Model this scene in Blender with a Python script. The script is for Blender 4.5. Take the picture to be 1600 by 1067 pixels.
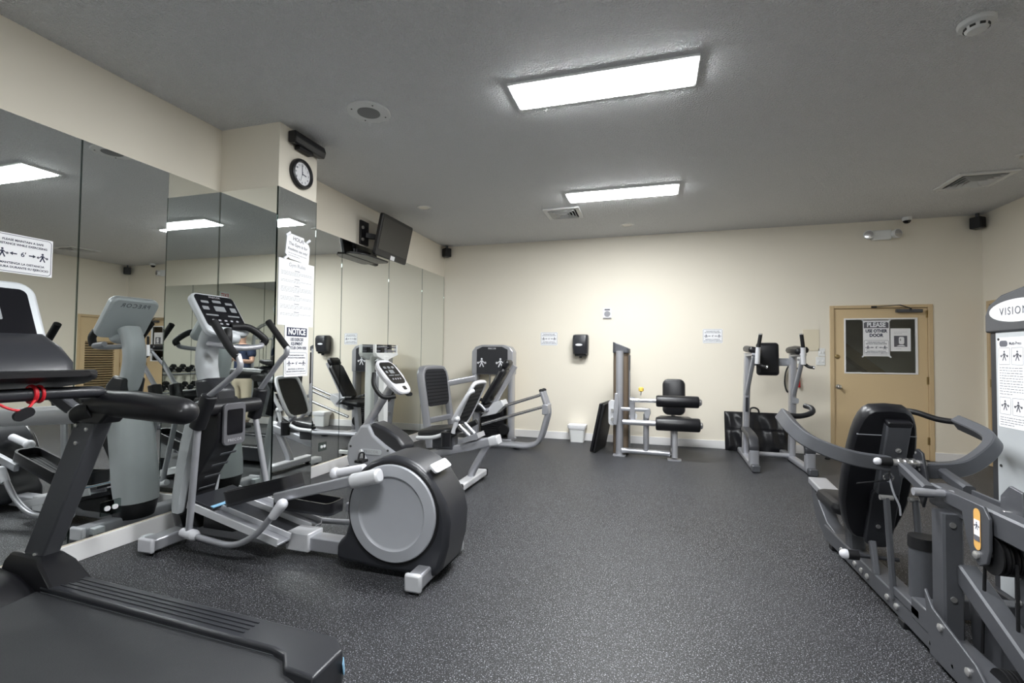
import bpy, bmesh, math, random
from mathutils import Vector, Matrix
random.seed(7)
for o in list(bpy.data.objects): bpy.data.objects.remove(o)
scene = bpy.context.scene
V = Vector
# ------------------------------------------------------------------ camera
F_PX, YAW, PITCH, ROLL = 745.57, 0.2895, 0.0291, 0.0099
CAM = V((0.0, 0.0, 1.3425))
_fw = V((-math.sin(YAW)*math.cos(PITCH), math.cos(YAW)*math.cos(PITCH), math.sin(PITCH)))
_r0 = V((math.cos(YAW), math.sin(YAW), 0)); _u0 = _r0.cross(_fw)
_r = _r0*math.cos(ROLL) + _u0*math.sin(ROLL); _u = -_r0*math.sin(ROLL) + _u0*math.cos(ROLL)
cam_data = bpy.data.cameras.new('camera'); cam = bpy.data.objects.new('camera', cam_data)
scene.collection.objects.link(cam)
cam.matrix_world = Matrix(((_r.x,_u.x,-_fw.x,CAM.x),(_r.y,_u.y,-_fw.y,CAM.y),(_r.z,_u.z,-_fw.z,CAM.z),(0,0,0,1)))
cam_data.sensor_width = 36.0; cam_data.lens = F_PX/1600*36.0; cam_data.clip_start = 0.02
scene.camera = cam
# ------------------------------------------------------------------ world, exposure
LAMP = 90.0            # emission strength of the ceiling panels
world = bpy.data.worlds.new('world'); scene.world = world; world.use_nodes = True
world.node_tree.nodes['Background'].inputs[0].default_value = (0.8,0.85,0.9,1)
world.node_tree.nodes['Background'].inputs[1].default_value = 0.0
scene.view_settings.view_transform = 'Standard'; scene.view_settings.look = 'None'
scene.view_settings.gamma = 1.0; scene.view_settings.use_curve_mapping = False
scene.view_settings.exposure = 0.26
scene.cycles.sample_clamp_indirect = 6.0
scene.cycles.glossy_bounces = 8
# pixel (1600x1067 photo) -> point on an axis plane
def _at(x, y, ax, val):
    d = _fw*F_PX + _r*(x-800) - _u*(y-533.5); t = (val-CAM[ax])/d[ax]; return CAM + d*t
def PX(x, y, X): return _at(x, y, 0, X)
def PY(x, y, Y): return _at(x, y, 1, Y)
def PZ(x, y, Z): return _at(x, y, 2, Z)
# room
XL, XR, YB, YF, H = -3.54, 4.10, 7.666, -1.12, 3.237
MT, BB = 2.705, 0.117
CX, CY0, CY1 = -2.939, 3.147, 3.601       # column
# ------------------------------------------------------------------ materials
MATS = {}
def mat(name, col, rough=0.5, metal=0.0, bump=0.0, bscale=200.0, var=0.0, vscale=6.0, emit=0.0, coat=0.0, spec=0.5):
    m = bpy.data.materials.new(name); m.use_nodes = True; nt = m.node_tree; b = nt.nodes['Principled BSDF']
    b.inputs['Base Color'].default_value = (*col, 1); b.inputs['Roughness'].default_value = rough
    b.inputs['Metallic'].default_value = metal; b.inputs['Coat Weight'].default_value = coat
    b.inputs['Specular IOR Level'].default_value = spec
    tc = nt.nodes.new('ShaderNodeTexCoord')
    if var > 0:
        n = nt.nodes.new('ShaderNodeTexNoise'); n.inputs['Scale'].default_value = vscale; n.inputs['Detail'].default_value = 5
        nt.links.new(tc.outputs['Object'], n.inputs['Vector'])
        mx = nt.nodes.new('ShaderNodeMix'); mx.data_type = 'RGBA'
        mx.inputs[6].default_value = (*[c*(1-var) for c in col], 1); mx.inputs[7].default_value = (*[min(1, c*(1+var)) for c in col], 1)
        nt.links.new(n.outputs['Fac'], mx.inputs[0]); nt.links.new(mx.outputs[2], b.inputs['Base Color'])
    if bump > 0:
        n = nt.nodes.new('ShaderNodeTexNoise'); n.inputs['Scale'].default_value = bscale; n.inputs['Detail'].default_value = 3
        nt.links.new(tc.outputs['Object'], n.inputs['Vector'])
        bp = nt.nodes.new('ShaderNodeBump'); bp.inputs['Strength'].default_value = bump; bp.inputs['Distance'].default_value = 0.004
        nt.links.new(n.outputs['Fac'], bp.inputs['Height']); nt.links.new(bp.outputs[0], b.inputs['Normal'])
    if emit > 0:
        b.inputs['Emission Color'].default_value = (0.96, 0.985, 1.0, 1); b.inputs['Emission Strength'].default_value = emit
    MATS[name] = m; return m
mat('wall', (0.82,0.765,0.655), 0.6, bump=0.05, bscale=90, var=0.02, vscale=2)
mat('white_trim', (0.83,0.82,0.82), 0.4, var=0.02)
mat('silver', (0.47,0.475,0.51), 0.34, 0.6, var=0.04, vscale=30)
mat('silver_light', (0.66,0.665,0.69), 0.4, 0.3, var=0.03, vscale=30)
mat('grey_plastic', (0.36,0.37,0.40), 0.42, 0.1, var=0.03, vscale=12)
mat('grey_shell', (0.52,0.545,0.565), 0.4, 0.15, var=0.03, vscale=12)
mat('white_plastic', (0.66,0.66,0.70), 0.4, var=0.03)
mat('graphite', (0.085,0.088,0.098), 0.40, 0.3, var=0.06, vscale=40)
mat('graphite_dark', (0.028,0.029,0.034), 0.45, 0.1, var=0.06, vscale=40)
mat('black_plastic', (0.008,0.008,0.010), 0.38, bump=0.08, bscale=500, var=0.1)
mat('dark_plastic', (0.024,0.025,0.030), 0.34, bump=0.05, bscale=400, var=0.08)
mat('black_rubber', (0.008,0.008,0.009), 0.5, bump=0.1, bscale=300, spec=0.35)
mat('vinyl', (0.007,0.007,0.009), 0.36, bump=0.08, bscale=350, var=0.1, spec=0.4)
mat('screen', (0.006,0.006,0.008), 0.12)
mat('tv_screen', (0.035,0.033,0.03), 0.3)
mat('lcd', (0.22,0.23,0.24), 0.3)
mat('chrome', (0.75,0.75,0.77), 0.18, 0.95)
mat('bolt', (0.62,0.61,0.6), 0.3, 0.8)
mat('white_paint', (0.80,0.81,0.80), 0.35, var=0.02)
mat('paper', (0.86,0.86,0.88), 0.7, var=0.02, vscale=20)
mat('print_navy', (0.02,0.025,0.06), 0.7)
mat('print_grey', (0.30,0.30,0.32), 0.7)
mat('print_mid', (0.12,0.12,0.14), 0.7)
mat('print_light', (0.80,0.81,0.84), 0.6)
mat('print_orange', (0.75,0.42,0.12), 0.5)
mat('red', (0.55,0.01,0.02), 0.5)
mat('blue', (0.25,0.48,0.68), 0.4)
mat('yellow', (0.80,0.55,0.10), 0.4)
mat('door_tan', (0.66,0.505,0.30), 0.45, bump=0.03, bscale=60, var=0.02, vscale=3)
mat('frame_tan', (0.60,0.455,0.27), 0.45, var=0.03, vscale=4)
mat('steel', (0.62,0.60,0.56), 0.3, 0.9)
mat('brass', (0.40,0.30,0.15), 0.3, 0.9)
mat('beige_plate', (0.74,0.67,0.52), 0.5, var=0.02)
mat('brown_shroud', (0.16,0.12,0.085), 0.35, 0.2, var=0.05)
mat('vent_dark', (0.03,0.03,0.03), 0.8)
mat('speaker_grille', (0.20,0.20,0.20), 0.6, bump=0.6, bscale=600)
mat('duct_metal', (0.42,0.42,0.43), 0.45, 0.6, var=0.05)
mat('ceiling_white', (0.70,0.70,0.69), 0.5, var=0.02)
mat('skin', (0.55,0.33,0.24), 0.55, var=0.05)
mat('navy_cloth', (0.015,0.025,0.06), 0.85, bump=0.3, bscale=60, var=0.2, vscale=12)
mat('khaki', (0.50,0.43,0.32), 0.85, bump=0.3, bscale=40, var=0.08)
mat('hair', (0.03,0.02,0.015), 0.6, bump=0.5, bscale=120)
mat('lamp_on', (1,1,1), 0.5, emit=LAMP)
mat('holder_grey', (0.15,0.15,0.165), 0.4, 0.3, var=0.03)
mat('rope', (0.02,0.02,0.02), 0.7)
mat('amber', (0.55,0.32,0.10), 0.4)

def mirror_mat(name, col):
    m = bpy.data.materials.new(name); m.use_nodes = True; nt = m.node_tree
    b = nt.nodes['Principled BSDF']; b.inputs['Base Color'].default_value = (*col,1); b.inputs['Metallic'].default_value = 1
    tc = nt.nodes.new('ShaderNodeTexCoord'); n = nt.nodes.new('ShaderNodeTexNoise'); n.inputs['Scale'].default_value = 3; n.inputs['Detail'].default_value = 6
    nt.links.new(tc.outputs['Object'], n.inputs['Vector'])
    mr = nt.nodes.new('ShaderNodeMapRange'); mr.inputs[1].default_value = 0.5; mr.inputs[2].default_value = 0.9; mr.inputs[3].default_value = 0.0; mr.inputs[4].default_value = 0.035
    nt.links.new(n.outputs['Fac'], mr.inputs[0]); nt.links.new(mr.outputs[0], b.inputs['Roughness'])
    MATS[name] = m
mirror_mat('mirror', (0.875,0.90,0.885))
mirror_mat('mirror_edge', (0.35,0.42,0.40))

def glass_mat():
    m = bpy.data.materials.new('glass'); m.use_nodes = True; nt = m.node_tree; nt.nodes.remove(nt.nodes['Principled BSDF'])
    t = nt.nodes.new('ShaderNodeBsdfTransparent'); t.inputs[0].default_value = (0.86,0.88,0.85,1)
    g = nt.nodes.new('ShaderNodeBsdfGlossy'); g.inputs['Roughness'].default_value = 0.03
    fr = nt.nodes.new('ShaderNodeFresnel'); fr.inputs[0].default_value = 1.5
    mx = nt.nodes.new('ShaderNodeMixShader'); nt.links.new(fr.outputs[0], mx.inputs[0]); nt.links.new(t.outputs[0], mx.inputs[1]); nt.links.new(g.outputs[0], mx.inputs[2])
    nt.links.new(mx.outputs[0], nt.nodes['Material Output'].inputs[0]); MATS['glass'] = m
glass_mat()

def floor_mat():
    m = bpy.data.materials.new('rubber_floor'); m.use_nodes = True; nt = m.node_tree; b = nt.nodes['Principled BSDF']; L = nt.links.new
    tc = nt.nodes.new('ShaderNodeTexCoord')
    def thr(scale, lo, hi, off):
        mp = nt.nodes.new('ShaderNodeMapping'); mp.inputs['Location'].default_value = off; L(tc.outputs['Object'], mp.inputs[0])
        n = nt.nodes.new('ShaderNodeTexNoise'); n.inputs['Scale'].default_value = scale; n.inputs['Detail'].default_value = 1.5; L(mp.outputs[0], n.inputs['Vector'])
        r = nt.nodes.new('ShaderNodeMapRange'); r.inputs[1].default_value = lo; r.inputs[2].default_value = hi; L(n.outputs['Fac'], r.inputs[0]); return r.outputs[0], n.outputs['Fac']
    f1, raw = thr(150, 0.635, 0.66, (0,0,0)); f2, _ = thr(280, 0.645, 0.68, (5,3,1))
    mx = nt.nodes.new('ShaderNodeMath'); mx.operation = 'MAXIMUM'; L(f1, mx.inputs[0]); L(f2, mx.inputs[1])
    big, _ = thr(1.3, 0.3, 0.7, (2,2,2))
    base = nt.nodes.new('ShaderNodeMix'); base.data_type = 'RGBA'; base.inputs[6].default_value = (0.010,0.0105,0.012,1); base.inputs[7].default_value = (0.015,0.0155,0.018,1); L(big, base.inputs[0])
    c = nt.nodes.new('ShaderNodeMix'); c.data_type = 'RGBA'; L(mx.outputs[0], c.inputs[0]); L(base.outputs[2], c.inputs[6]); c.inputs[7].default_value = (0.40,0.41,0.44,1)
    L(c.outputs[2], b.inputs['Base Color'])
    b.inputs['Roughness'].default_value = 0.5; b.inputs['Specular IOR Level'].default_value = 0.38
    bp = nt.nodes.new('ShaderNodeBump'); bp.inputs['Strength'].default_value = 0.35; bp.inputs['Distance'].default_value = 0.003; L(raw, bp.inputs['Height']); L(bp.outputs[0], b.inputs['Normal'])
    MATS['floor'] = m
floor_mat()
def ceiling_mat():
    m = bpy.data.materials.new('ceiling_stipple'); m.use_nodes = True; nt = m.node_tree; b = nt.nodes['Principled BSDF']; L = nt.links.new
    tc = nt.nodes.new('ShaderNodeTexCoord'); n = nt.nodes.new('ShaderNodeTexNoise'); n.inputs['Scale'].default_value = 72; n.inputs['Detail'].default_value = 3; L(tc.outputs['Object'], n.inputs['Vector'])
    r = nt.nodes.new('ShaderNodeValToRGB'); r.color_ramp.elements[0].position = 0.42; r.color_ramp.elements[1].position = 0.62; L(n.outputs['Fac'], r.inputs[0])
    bp = nt.nodes.new('ShaderNodeBump'); bp.inputs['Strength'].default_value = 1.0; bp.inputs['Distance'].default_value = 0.013; L(r.outputs[0], bp.inputs['Height']); L(bp.outputs[0], b.inputs['Normal'])
    b.inputs['Base Color'].default_value = (0.90,0.905,0.915,1); b.inputs['Roughness'].default_value = 0.8; MATS['ceiling'] = m
ceiling_mat()
def belt_mat():
    m = bpy.data.materials.new('belt'); m.use_nodes = True; nt = m.node_tree; b = nt.nodes['Principled BSDF']; L = nt.links.new
    tc = nt.nodes.new('ShaderNodeTexCoord'); v = nt.nodes.new('ShaderNodeTexVoronoi'); v.inputs['Scale'].default_value = 230; v.inputs['Randomness'].default_value = 0.1; L(tc.outputs['Object'], v.inputs['Vector'])
    bp = nt.nodes.new('ShaderNodeBump'); bp.inputs['Strength'].default_value = 0.7; bp.inputs['Distance'].default_value = 0.002; L(v.outputs[0], bp.inputs['Height']); L(bp.outputs[0], b.inputs['Normal'])
    b.inputs['Base Color'].default_value = (0.022,0.023,0.026,1); b.inputs['Roughness'].default_value = 0.48; MATS['belt'] = m
belt_mat()
# ------------------------------------------------------------------ mesh helpers
WO = {}
COL = scene.collection
def frame(o, right, up):
    r = V(right).normalized(); u = V(up); n = r.cross(u).normalized(); u = n.cross(r).normalized(); o = V(o)
    return Matrix(((r.x,u.x,n.x,o.x),(r.y,u.y,n.y,o.y),(r.z,u.z,n.z,o.z),(0,0,0,1)))
def catmull(pts, n=6):
    pts = [V(p) for p in pts]
    if len(pts) < 3: return pts
    out = []
    P = [pts[0]*2-pts[1]] + pts + [pts[-1]*2-pts[-2]]
    for i in range(1, len(P)-2):
        a, b, c, d = P[i-1], P[i], P[i+1], P[i+2]
        for k in range(n):
            t = k/n
            out.append(0.5*((2*b)+(c-a)*t+(2*a-5*b+4*c-d)*t*t+(3*b-a-3*c+d)*t**3))
    out.append(pts[-1]); return out
def rr(w, h, r, n=5):
    r = min(r, w/2-1e-4, h/2-1e-4); out = []
    for cx, cy, a0 in ((w/2-r,h/2-r,0),(-w/2+r,h/2-r,90),(-w/2+r,-h/2+r,180),(w/2-r,-h/2+r,270)):
        for k in range(n+1):
            a = math.radians(a0+90*k/n); out.append((cx+r*math.cos(a), cy+r*math.sin(a)))
    return out
class MB:
    def __init__(s): s.v = []; s.f = []
    def add(s, vs, fs, M=None):
        k = len(s.v); s.v += [(M@V(v) if M else V(v)) for v in vs]; s.f += [[k+i for i in f] for f in fs]; return s
    def box(s, lo, hi, M=None):
        (a,b,c),(d,e,f) = lo, hi
        return s.add([(a,b,c),(d,b,c),(d,e,c),(a,e,c),(a,b,f),(d,b,f),(d,e,f),(a,e,f)],
                     [(3,2,1,0),(4,5,6,7),(0,1,5,4),(1,2,6,5),(2,3,7,6),(3,0,4,7)], M)
    def cbox(s, c, sz, M=None):
        return s.box([c[i]-sz[i]/2 for i in range(3)], [c[i]+sz[i]/2 for i in range(3)], M)
    def bar(s, p0, p1, w, h, up=(0,0,1), w1=None, h1=None):
        p0, p1 = V(p0), V(p1); d = (p1-p0).normalized(); up = V(up)
        if abs(d.dot(up)) > 0.98: up = V((1,0,0))
        sd = d.cross(up).normalized(); u = sd.cross(d); w1 = w1 or w; h1 = h1 or h; vs = []
        for p, a, b in ((p0,w,h),(p1,w1,h1)):
            for i, j in ((-1,-1),(1,-1),(1,1),(-1,1)): vs.append(p+sd*(i*a/2)+u*(j*b/2))
        return s.add(vs, [(3,2,1,0),(4,5,6,7),(0,1,5,4),(1,2,6,5),(2,3,7,6),(3,0,4,7)])
    def sweep(s, pts, prof, up=(0,0,1), smooth=0, scales=None):
        pts = catmull(pts, smooth) if smooth else [V(p) for p in pts]
        n = len(prof); rings = []; up = V(up)
        prev = None
        for i, p in enumerate(pts):
            d = (pts[min(i+1,len(pts)-1)]-pts[max(i-1,0)]).normalized()
            if prev is None:
                if abs(d.dot(up)) > 0.97: up = V((0,1,0)) if abs(d.y) < 0.9 else V((1,0,0))
                sd = d.cross(up).normalized()
            else:
                sd = (prev - d*prev.dot(d)).normalized()
            prev = sd; u = sd.cross(d)
            k = scales[min(int(i*len(scales)/len(pts)), len(scales)-1)] if scales else 1
            # mitre: keep width at the bends
            if 0 < i < len(pts)-1:
                a = (pts[i]-pts[i-1]).normalized(); b = (pts[i+1]-pts[i]).normalized(); c = max(0.5, math.sqrt(max(0.0,(1+a.dot(b))/2)))
            else: c = 1
            rings.append([p+sd*(x*k/c)+u*(y*k) for x, y in prof])
        k0 = len(s.v)
        for r in rings: s.v += r
        for i in range(len(rings)-1):
            for j in range(n):
                s.f.append([k0+i*n+j, k0+i*n+(j+1)%n, k0+(i+1)*n+(j+1)%n, k0+(i+1)*n+j])
        s.f.append([k0+j for j in range(n)][::-1]); s.f.append([k0+(len(rings)-1)*n+j for j in range(n)]); return s
    def tube(s, pts, r, n=12, smooth=5):
        return s.sweep(pts, [(r*math.cos(2*math.pi*k/n), r*math.sin(2*math.pi*k/n)) for k in range(n)], smooth=smooth if len(pts) > 2 else 0)
    def rbar(s, pts, w, h, up=(0,0,1), smooth=5, r=0.008):
        return s.sweep(pts, rr(w, h, r, 1 if r <= 0.012 else 3), up=up, smooth=smooth if len(pts) > 2 else 0)
    def cyl(s, p0, p1, r0, r1=None, n=24):
        r1 = r0 if r1 is None else r1; p0, p1 = V(p0), V(p1); d = (p1-p0).normalized(); a = V((0,0,1)) if abs(d.z) < 0.9 else V((1,0,0))
        x = d.cross(a).normalized(); y = d.cross(x); k = len(s.v)
        for p, r in ((p0,r0),(p1,r1)): s.v += [p+x*(r*math.cos(2*math.pi*i/n))+y*(r*math.sin(2*math.pi*i/n)) for i in range(n)]
        for i in range(n): s.f.append([k+i, k+(i+1)%n, k+n+(i+1)%n, k+n+i])
        s.f.append([k+i for i in range(n)][::-1]); s.f.append([k+n+i for i in range(n)]); return s
    def lathe(s, prof, M, n=28):          # prof [(radius, height)] around local z
        k = len(s.v)
        for r, h in prof: s.v += [M@V((r*math.cos(2*math.pi*i/n), r*math.sin(2*math.pi*i/n), h)) for i in range(n)]
        for j in range(len(prof)-1):
            for i in range(n): s.f.append([k+j*n+i, k+j*n+(i+1)%n, k+(j+1)*n+(i+1)%n, k+(j+1)*n+i])
        s.f.append([k+i for i in range(n)][::-1]); s.f.append([k+(len(prof)-1)*n+i for i in range(n)]); return s
    def prism(s, poly, vec):
        n = len(poly); poly = [V(p) for p in poly]; vec = V(vec); k = len(s.v); s.v += poly + [p+vec for p in poly]
        for i in range(n): s.f.append([k+i, k+(i+1)%n, k+n+(i+1)%n, k+n+i])
        s.f.append([k+i for i in range(n)][::-1]); s.f.append([k+n+i for i in range(n)]); return s
    def plate(s, M, w, h, t, r=0.02, n=5, z0=0.0):    # rounded rectangle in frame M, thickness along its normal from z0
        return s.prism([M@V((x,y,z0)) for x, y in rr(w,h,r,n)], (M.to_3x3()@V((0,0,1)))*t)
    def pad(s, M, w, h, t, r=0.06, e=None):           # cushion: rounded rectangle with domed edges
        e = e or t*0.45; k0 = len(s.v); n = 7; rings = []
        for q, zz in ((e,0.0),(e*0.3,e*0.3),(0,e),(0,t-e),(e*0.3,t-e*0.3),(e,t)):
            rings.append([M@V((x,y,zz)) for x, y in rr(w-2*q, h-2*q, max(r-q,0.008), n)])
        m = len(rings[0])
        for g in rings: s.v += g
        for i in range(len(rings)-1):
            for j in range(m): s.f.append([k0+i*m+j, k0+i*m+(j+1)%m, k0+(i+1)*m+(j+1)%m, k0+(i+1)*m+j])
        s.f.append([k0+j for j in range(m)][::-1]); s.f.append([k0+(len(rings)-1)*m+j for j in range(m)]); return s
    def loft(s, rings):
        k = len(s.v); n = len(rings[0])
        for g in rings: s.v += [V(p) for p in g]
        for i in range(len(rings)-1):
            for j in range(n): s.f.append([k+i*n+j, k+i*n+(j+1)%n, k+(i+1)*n+(j+1)%n, k+(i+1)*n+j])
        s.f.append([k+j for j in range(n)][::-1]); s.f.append([k+(len(rings)-1)*n+j for j in range(n)]); return s
    def ball(s, c, r, sc=(1,1,1), nu=14, nv=9):
        c = V(c); return s.lathe([(max(1e-4, r*math.sin(math.pi*j/nv)), -r*math.cos(math.pi*j/nv)) for j in range(nv+1)], Matrix.Translation(c)@Matrix.Diagonal((*sc,1)), nu)
    def ring(s, M, R, r, n=32, m=8):
        k = len(s.v)
        for i in range(n):
            a = 2*math.pi*i/n
            for j in range(m):
                b = 2*math.pi*j/m; s.v.append(M@V(((R+r*math.cos(b))*math.cos(a), (R+r*math.cos(b))*math.sin(a), r*math.sin(b))))
        for i in range(n):
            for j in range(m): s.f.append([k+i*m+j, k+((i+1)%n)*m+j, k+((i+1)%n)*m+(j+1)%m, k+i*m+(j+1)%m])
        return s
    def text(s, txt, M, size, align='CENTER', bold=0.0, space=1.0, xs=1.0):
        cu = bpy.data.curves.new('t', 'FONT'); cu.body = txt; cu.size = 1.0; cu.align_x = align; cu.align_y = 'CENTER'; cu.offset = bold; cu.space_character = space; cu.resolution_u = 3
        ob = bpy.data.objects.new('t', cu); COL.objects.link(ob); dg = bpy.context.evaluated_depsgraph_get(); me = bpy.data.meshes.new_from_object(ob.evaluated_get(dg))
        s.add([(v.co.x*size*xs, v.co.y*size, 0) for v in me.vertices], [list(p.vertices) for p in me.polygons], M)
        bpy.data.objects.remove(ob); bpy.data.curves.remove(cu); bpy.data.meshes.remove(me); return s
    def build(s, name, m, parent=None, bevel=0.0, base=None, angle=38, segs=2, flat=False, recalc=True):
        off = WO[parent] if parent else V(base if base is not None else (0,0,0))
        me = bpy.data.meshes.new(name); me.from_pydata([tuple(v-off) for v in s.v], [], s.f)
        if recalc:
            bm = bmesh.new(); bm.from_mesh(me); bmesh.ops.recalc_face_normals(bm, faces=bm.faces); bm.to_mesh(me); bm.free()
        me.materials.append(MATS[m])
        if not flat:
            me.polygons.foreach_set('use_smooth', [True]*len(me.polygons)); me.set_sharp_from_angle(angle=math.radians(angle))
        o = bpy.data.objects.new(name, me); COL.objects.link(o)
        if parent: o.parent = parent; WO[o] = off
        else: o.location = off; WO[o] = off
        if bevel:
            b = o.modifiers.new('bevel', 'BEVEL'); b.width = bevel; b.segments = segs; b.limit_method = 'ANGLE'; b.angle_limit = math.radians(38)
        return o
def tag(o, label, cat=None, group=None):
    o['label'] = label
    if cat: o['category'] = cat
    if group: o['group'] = group
    return o
def thing(name, base, label, cat, group=None):
    o = bpy.data.objects.new(name, None); COL.objects.link(o); o.location = base; o.empty_display_size = 0.05; WO[o] = V(base); return tag(o, label, cat, group)
def struct(o): o['kind'] = 'structure'; return o
def copy_tree(o, parent=None, delta=None):
    c = o.copy(); COL.objects.link(c)
    if parent: c.parent = parent
    if delta is not None: c.location = o.location + V(delta)
    for ch in list(o.children): copy_tree(ch, c)
    return c
X3, Y3, Z3 = V((1,0,0)), V((0,1,0)), V((0,0,1))
# ================================================================== ROOM SHELL
struct(MB().box((XL-0.15,YF-0.15,-0.1),(XR+0.15,YB+1.9,0.0)).build('floor','floor'))
VENTS = ((-1.15,6.20,0.47),(3.22,6.13,0.50))
cm = MB(); x0 = XL-0.15
for cx_, cy_, s_ in VENTS:
    o_ = s_/2-0.055; cm.box((x0,YF-0.15,H),(cx_-o_,YB+0.15,H+0.12)).box((cx_-o_,YF-0.15,H),(cx_+o_,cy_-o_,H+0.12)).box((cx_-o_,cy_+o_,H),(cx_+o_,YB+0.15,H+0.12)); x0 = cx_+o_
cm.box((x0,YF-0.15,H),(XR+0.15,YB+0.15,H+0.12)); struct(cm.build('ceiling','ceiling'))
struct(MB().box((XL-0.15,YF-0.15,0),(XL,YB+0.15,H)).build('wall_left','wall'))
DX0, DX1, DT = 2.357, 3.552, 2.08
wb = MB().box((XL,YB,0),(DX0,YB+0.14,H)).box((DX1,YB,0),(XR,YB+0.14,H)).box((DX0,YB,DT),(DX1,YB+0.14,H))
struct(wb.build('wall_back','wall'))
D2A, D2B = 6.72, 7.60
wr = MB().box((XR,YF-0.15,0),(XR+0.14,D2A,H)).box((XR,D2B,0),(XR+0.14,YB+0.15,H)).box((XR,D2A,2.10),(XR+0.14,D2B,H))
struct(wr.build('wall_right','wall'))
struct(MB().box((XL,YF-0.14,0),(XR,YF,H)).build('wall_front','wall'))
struct(MB().box((XL,CY0,0),(CX,CY1,H)).build('wall_column','wall'))
# corridor behind the door
struct(MB().box((1.6,YB+1.75,0),(4.3,YB+1.85,2.7)).build('wall_corridor','wall'))
struct(MB().box((1.5,YB+0.15,0),(1.6,YB+1.85,2.7)).build('wall_corridor_left','wall'))
struct(MB().box((4.24,YB+0.15,0),(4.34,YB+1.85,2.7)).build('wall_corridor_right','wall'))
struct(MB().box((1.5,YB+0.15,2.7),(4.34,YB+1.85,2.8)).build('ceiling_corridor','wall'))
hs = MB().bar((2.2,YB+1.55,2.2),(3.9,YB+1.55,0.75),0.25,0.16)
struct(hs.build('trim_stair_stringer','frame_tan'))
# baseboards
def bboard(name, segs):
    m = MB()
    for lo, hi in segs: m.box(lo, hi)
    return struct(m.build(name, 'white_trim', bevel=0.003))
bboard('baseboard_left', [((XL,YF,0),(XL+0.016,CY0,BB)), ((XL,CY1,0),(XL+0.016,YB,BB))])
bboard('baseboard_column', [((XL+0.016,CY0-0.016,0),(CX+0.016,CY0,BB)), ((CX,CY0,0),(CX+0.016,CY1,BB)), ((XL+0.016,CY1,0),(CX+0.016,CY1+0.016,BB))])
bboard('baseboard_back', [((XL+0.016,YB-0.016,0),(DX0,YB,BB)), ((DX1,YB-0.016,0),(XR,YB,BB))])
bboard('baseboard_right', [((XR-0.016,YF,0),(XR,D2A-0.06,BB))])
bboard('baseboard_front', [((XL+0.016,YF,0),(XR-0.016,YF+0.016,BB))])
# ------------------------------------------------------------------ mirrors
def mirror(lo, hi, axis, label, group=None):
    t = 0.006; c = [(lo[i]+hi[i])/2 for i in range(3)]
    o = MB().box(lo, hi).build('wall_mirror', 'mirror', base=c, flat=True)
    # polished dark edge strip
    w = 0.0035; o2 = 0.0012
    a = 1-axis
    for side in (0, 1):
        l = list(lo); h = list(hi)
        if side == 0: h[a] = l[a]+w
        else: l[a] = h[a]-w
        l[axis] = min(lo[axis],hi[axis])-o2; h[axis] = max(lo[axis],hi[axis])+o2
        MB().box(l, h).build('polished_edge', 'mirror_edge', o, flat=True)
    return tag(o, label, 'mirror', group)
MZ0 = BB+0.012
ys = [YF+0.01, 0.42, 2.118, CY0-0.008]
names = ['frameless mirror panel beside the treadmill front, meeting the mirrored front wall',
         'frameless wall mirror panel carrying the white six-foot distance sign',
         'frameless wall mirror panel in front of the elliptical, ending at the column corner']
for i in range(3): mirror((XL,ys[i]+0.002,MZ0),(XL+0.006,ys[i+1]-0.002,MT), 0, names[i])
mirror((XL+0.008,CY0-0.006,MZ0),(CX-0.002,CY0,MT), 1, 'narrow mirror panel on the side of the column facing the elliptical')
mirror((CX,CY0-0.004,MZ0),(CX+0.006,CY1,MT), 0, 'narrow mirror panel on the column front with papers taped to it')
ys = [CY1+0.02, 4.80, 5.84, 6.83, YB-0.012]
names = ['mirror panel directly behind the column, beside the recumbent bike', 'mirror panel behind the white balance scale',
         'mirror panel beside the leg press footplate', 'last mirror panel on the long wall, meeting the cream back wall']
for i in range(4): mirror((XL,ys[i]+0.002,MZ0),(XL+0.006,ys[i+1]-0.002,MT), 0, names[i])
xs = [XL+0.02, -1.7, 0.1, 1.9, 3.6]
nm = ['mirror panel on the front wall next to the corner with the long mirrored wall', 'mirror panel on the front wall behind the photographer',
      'mirror panel on the front wall between the photographer and the dumbbell end', 'mirror panel on the front wall nearest the dumbbell rack']
for i in range(4): mirror((xs[i]+0.002,YF,MZ0),(xs[i+1]-0.002,YF+0.006,MT), 1, nm[i])
# ------------------------------------------------------------------ doors
d1 = thing('door_1', ((DX0+DX1)/2,YB,0), 'tan door with large window and taped notices', None); struct(d1)
fr = MB().box((DX0,YB-0.012,0),(DX0+0.052,YB+0.12,DT)).box((DX1-0.052,YB-0.012,0),(DX1,YB+0.12,DT)).box((DX0+0.052,YB-0.012,DT-0.042),(DX1-0.052,YB+0.12,DT))
fr.build('door_frame','frame_tan',d1,bevel=0.004)
sx0, sx1, sz1 = DX0+0.056, DX1-0.056, DT-0.046; wx0, wx1, wz0, wz1 = 2.545, 3.375, 1.15, 1.89; ys_ = YB+0.012
sl = MB().box((sx0,ys_,0.01),(wx0,ys_+0.045,sz1)).box((wx1,ys_,0.01),(sx1,ys_+0.045,sz1)).box((wx0,ys_,0.01),(wx1,ys_+0.045,wz0)).box((wx0,ys_,wz1),(wx1,ys_+0.045,sz1))
slab = sl.build('door_slab','door_tan',d1)
wf = MB()
for lo, hi in (((wx0-0.012,0,wz0-0.012),(wx0+0.008,0,wz1+0.012)),((wx1-0.008,0,wz0-0.012),(wx1+0.012,0,wz1+0.012)),((wx0+0.008,0,wz0-0.012),(wx1-0.008,0,wz0+0.008)),((wx0+0.008,0,wz1-0.008),(wx1-0.008,0,wz1+0.012))):
    wf.box((lo[0],ys_-0.008,lo[2]),(hi[0],ys_+0.02,hi[2]))
wf.build('window_trim','white_trim',d1,bevel=0.002)
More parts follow.
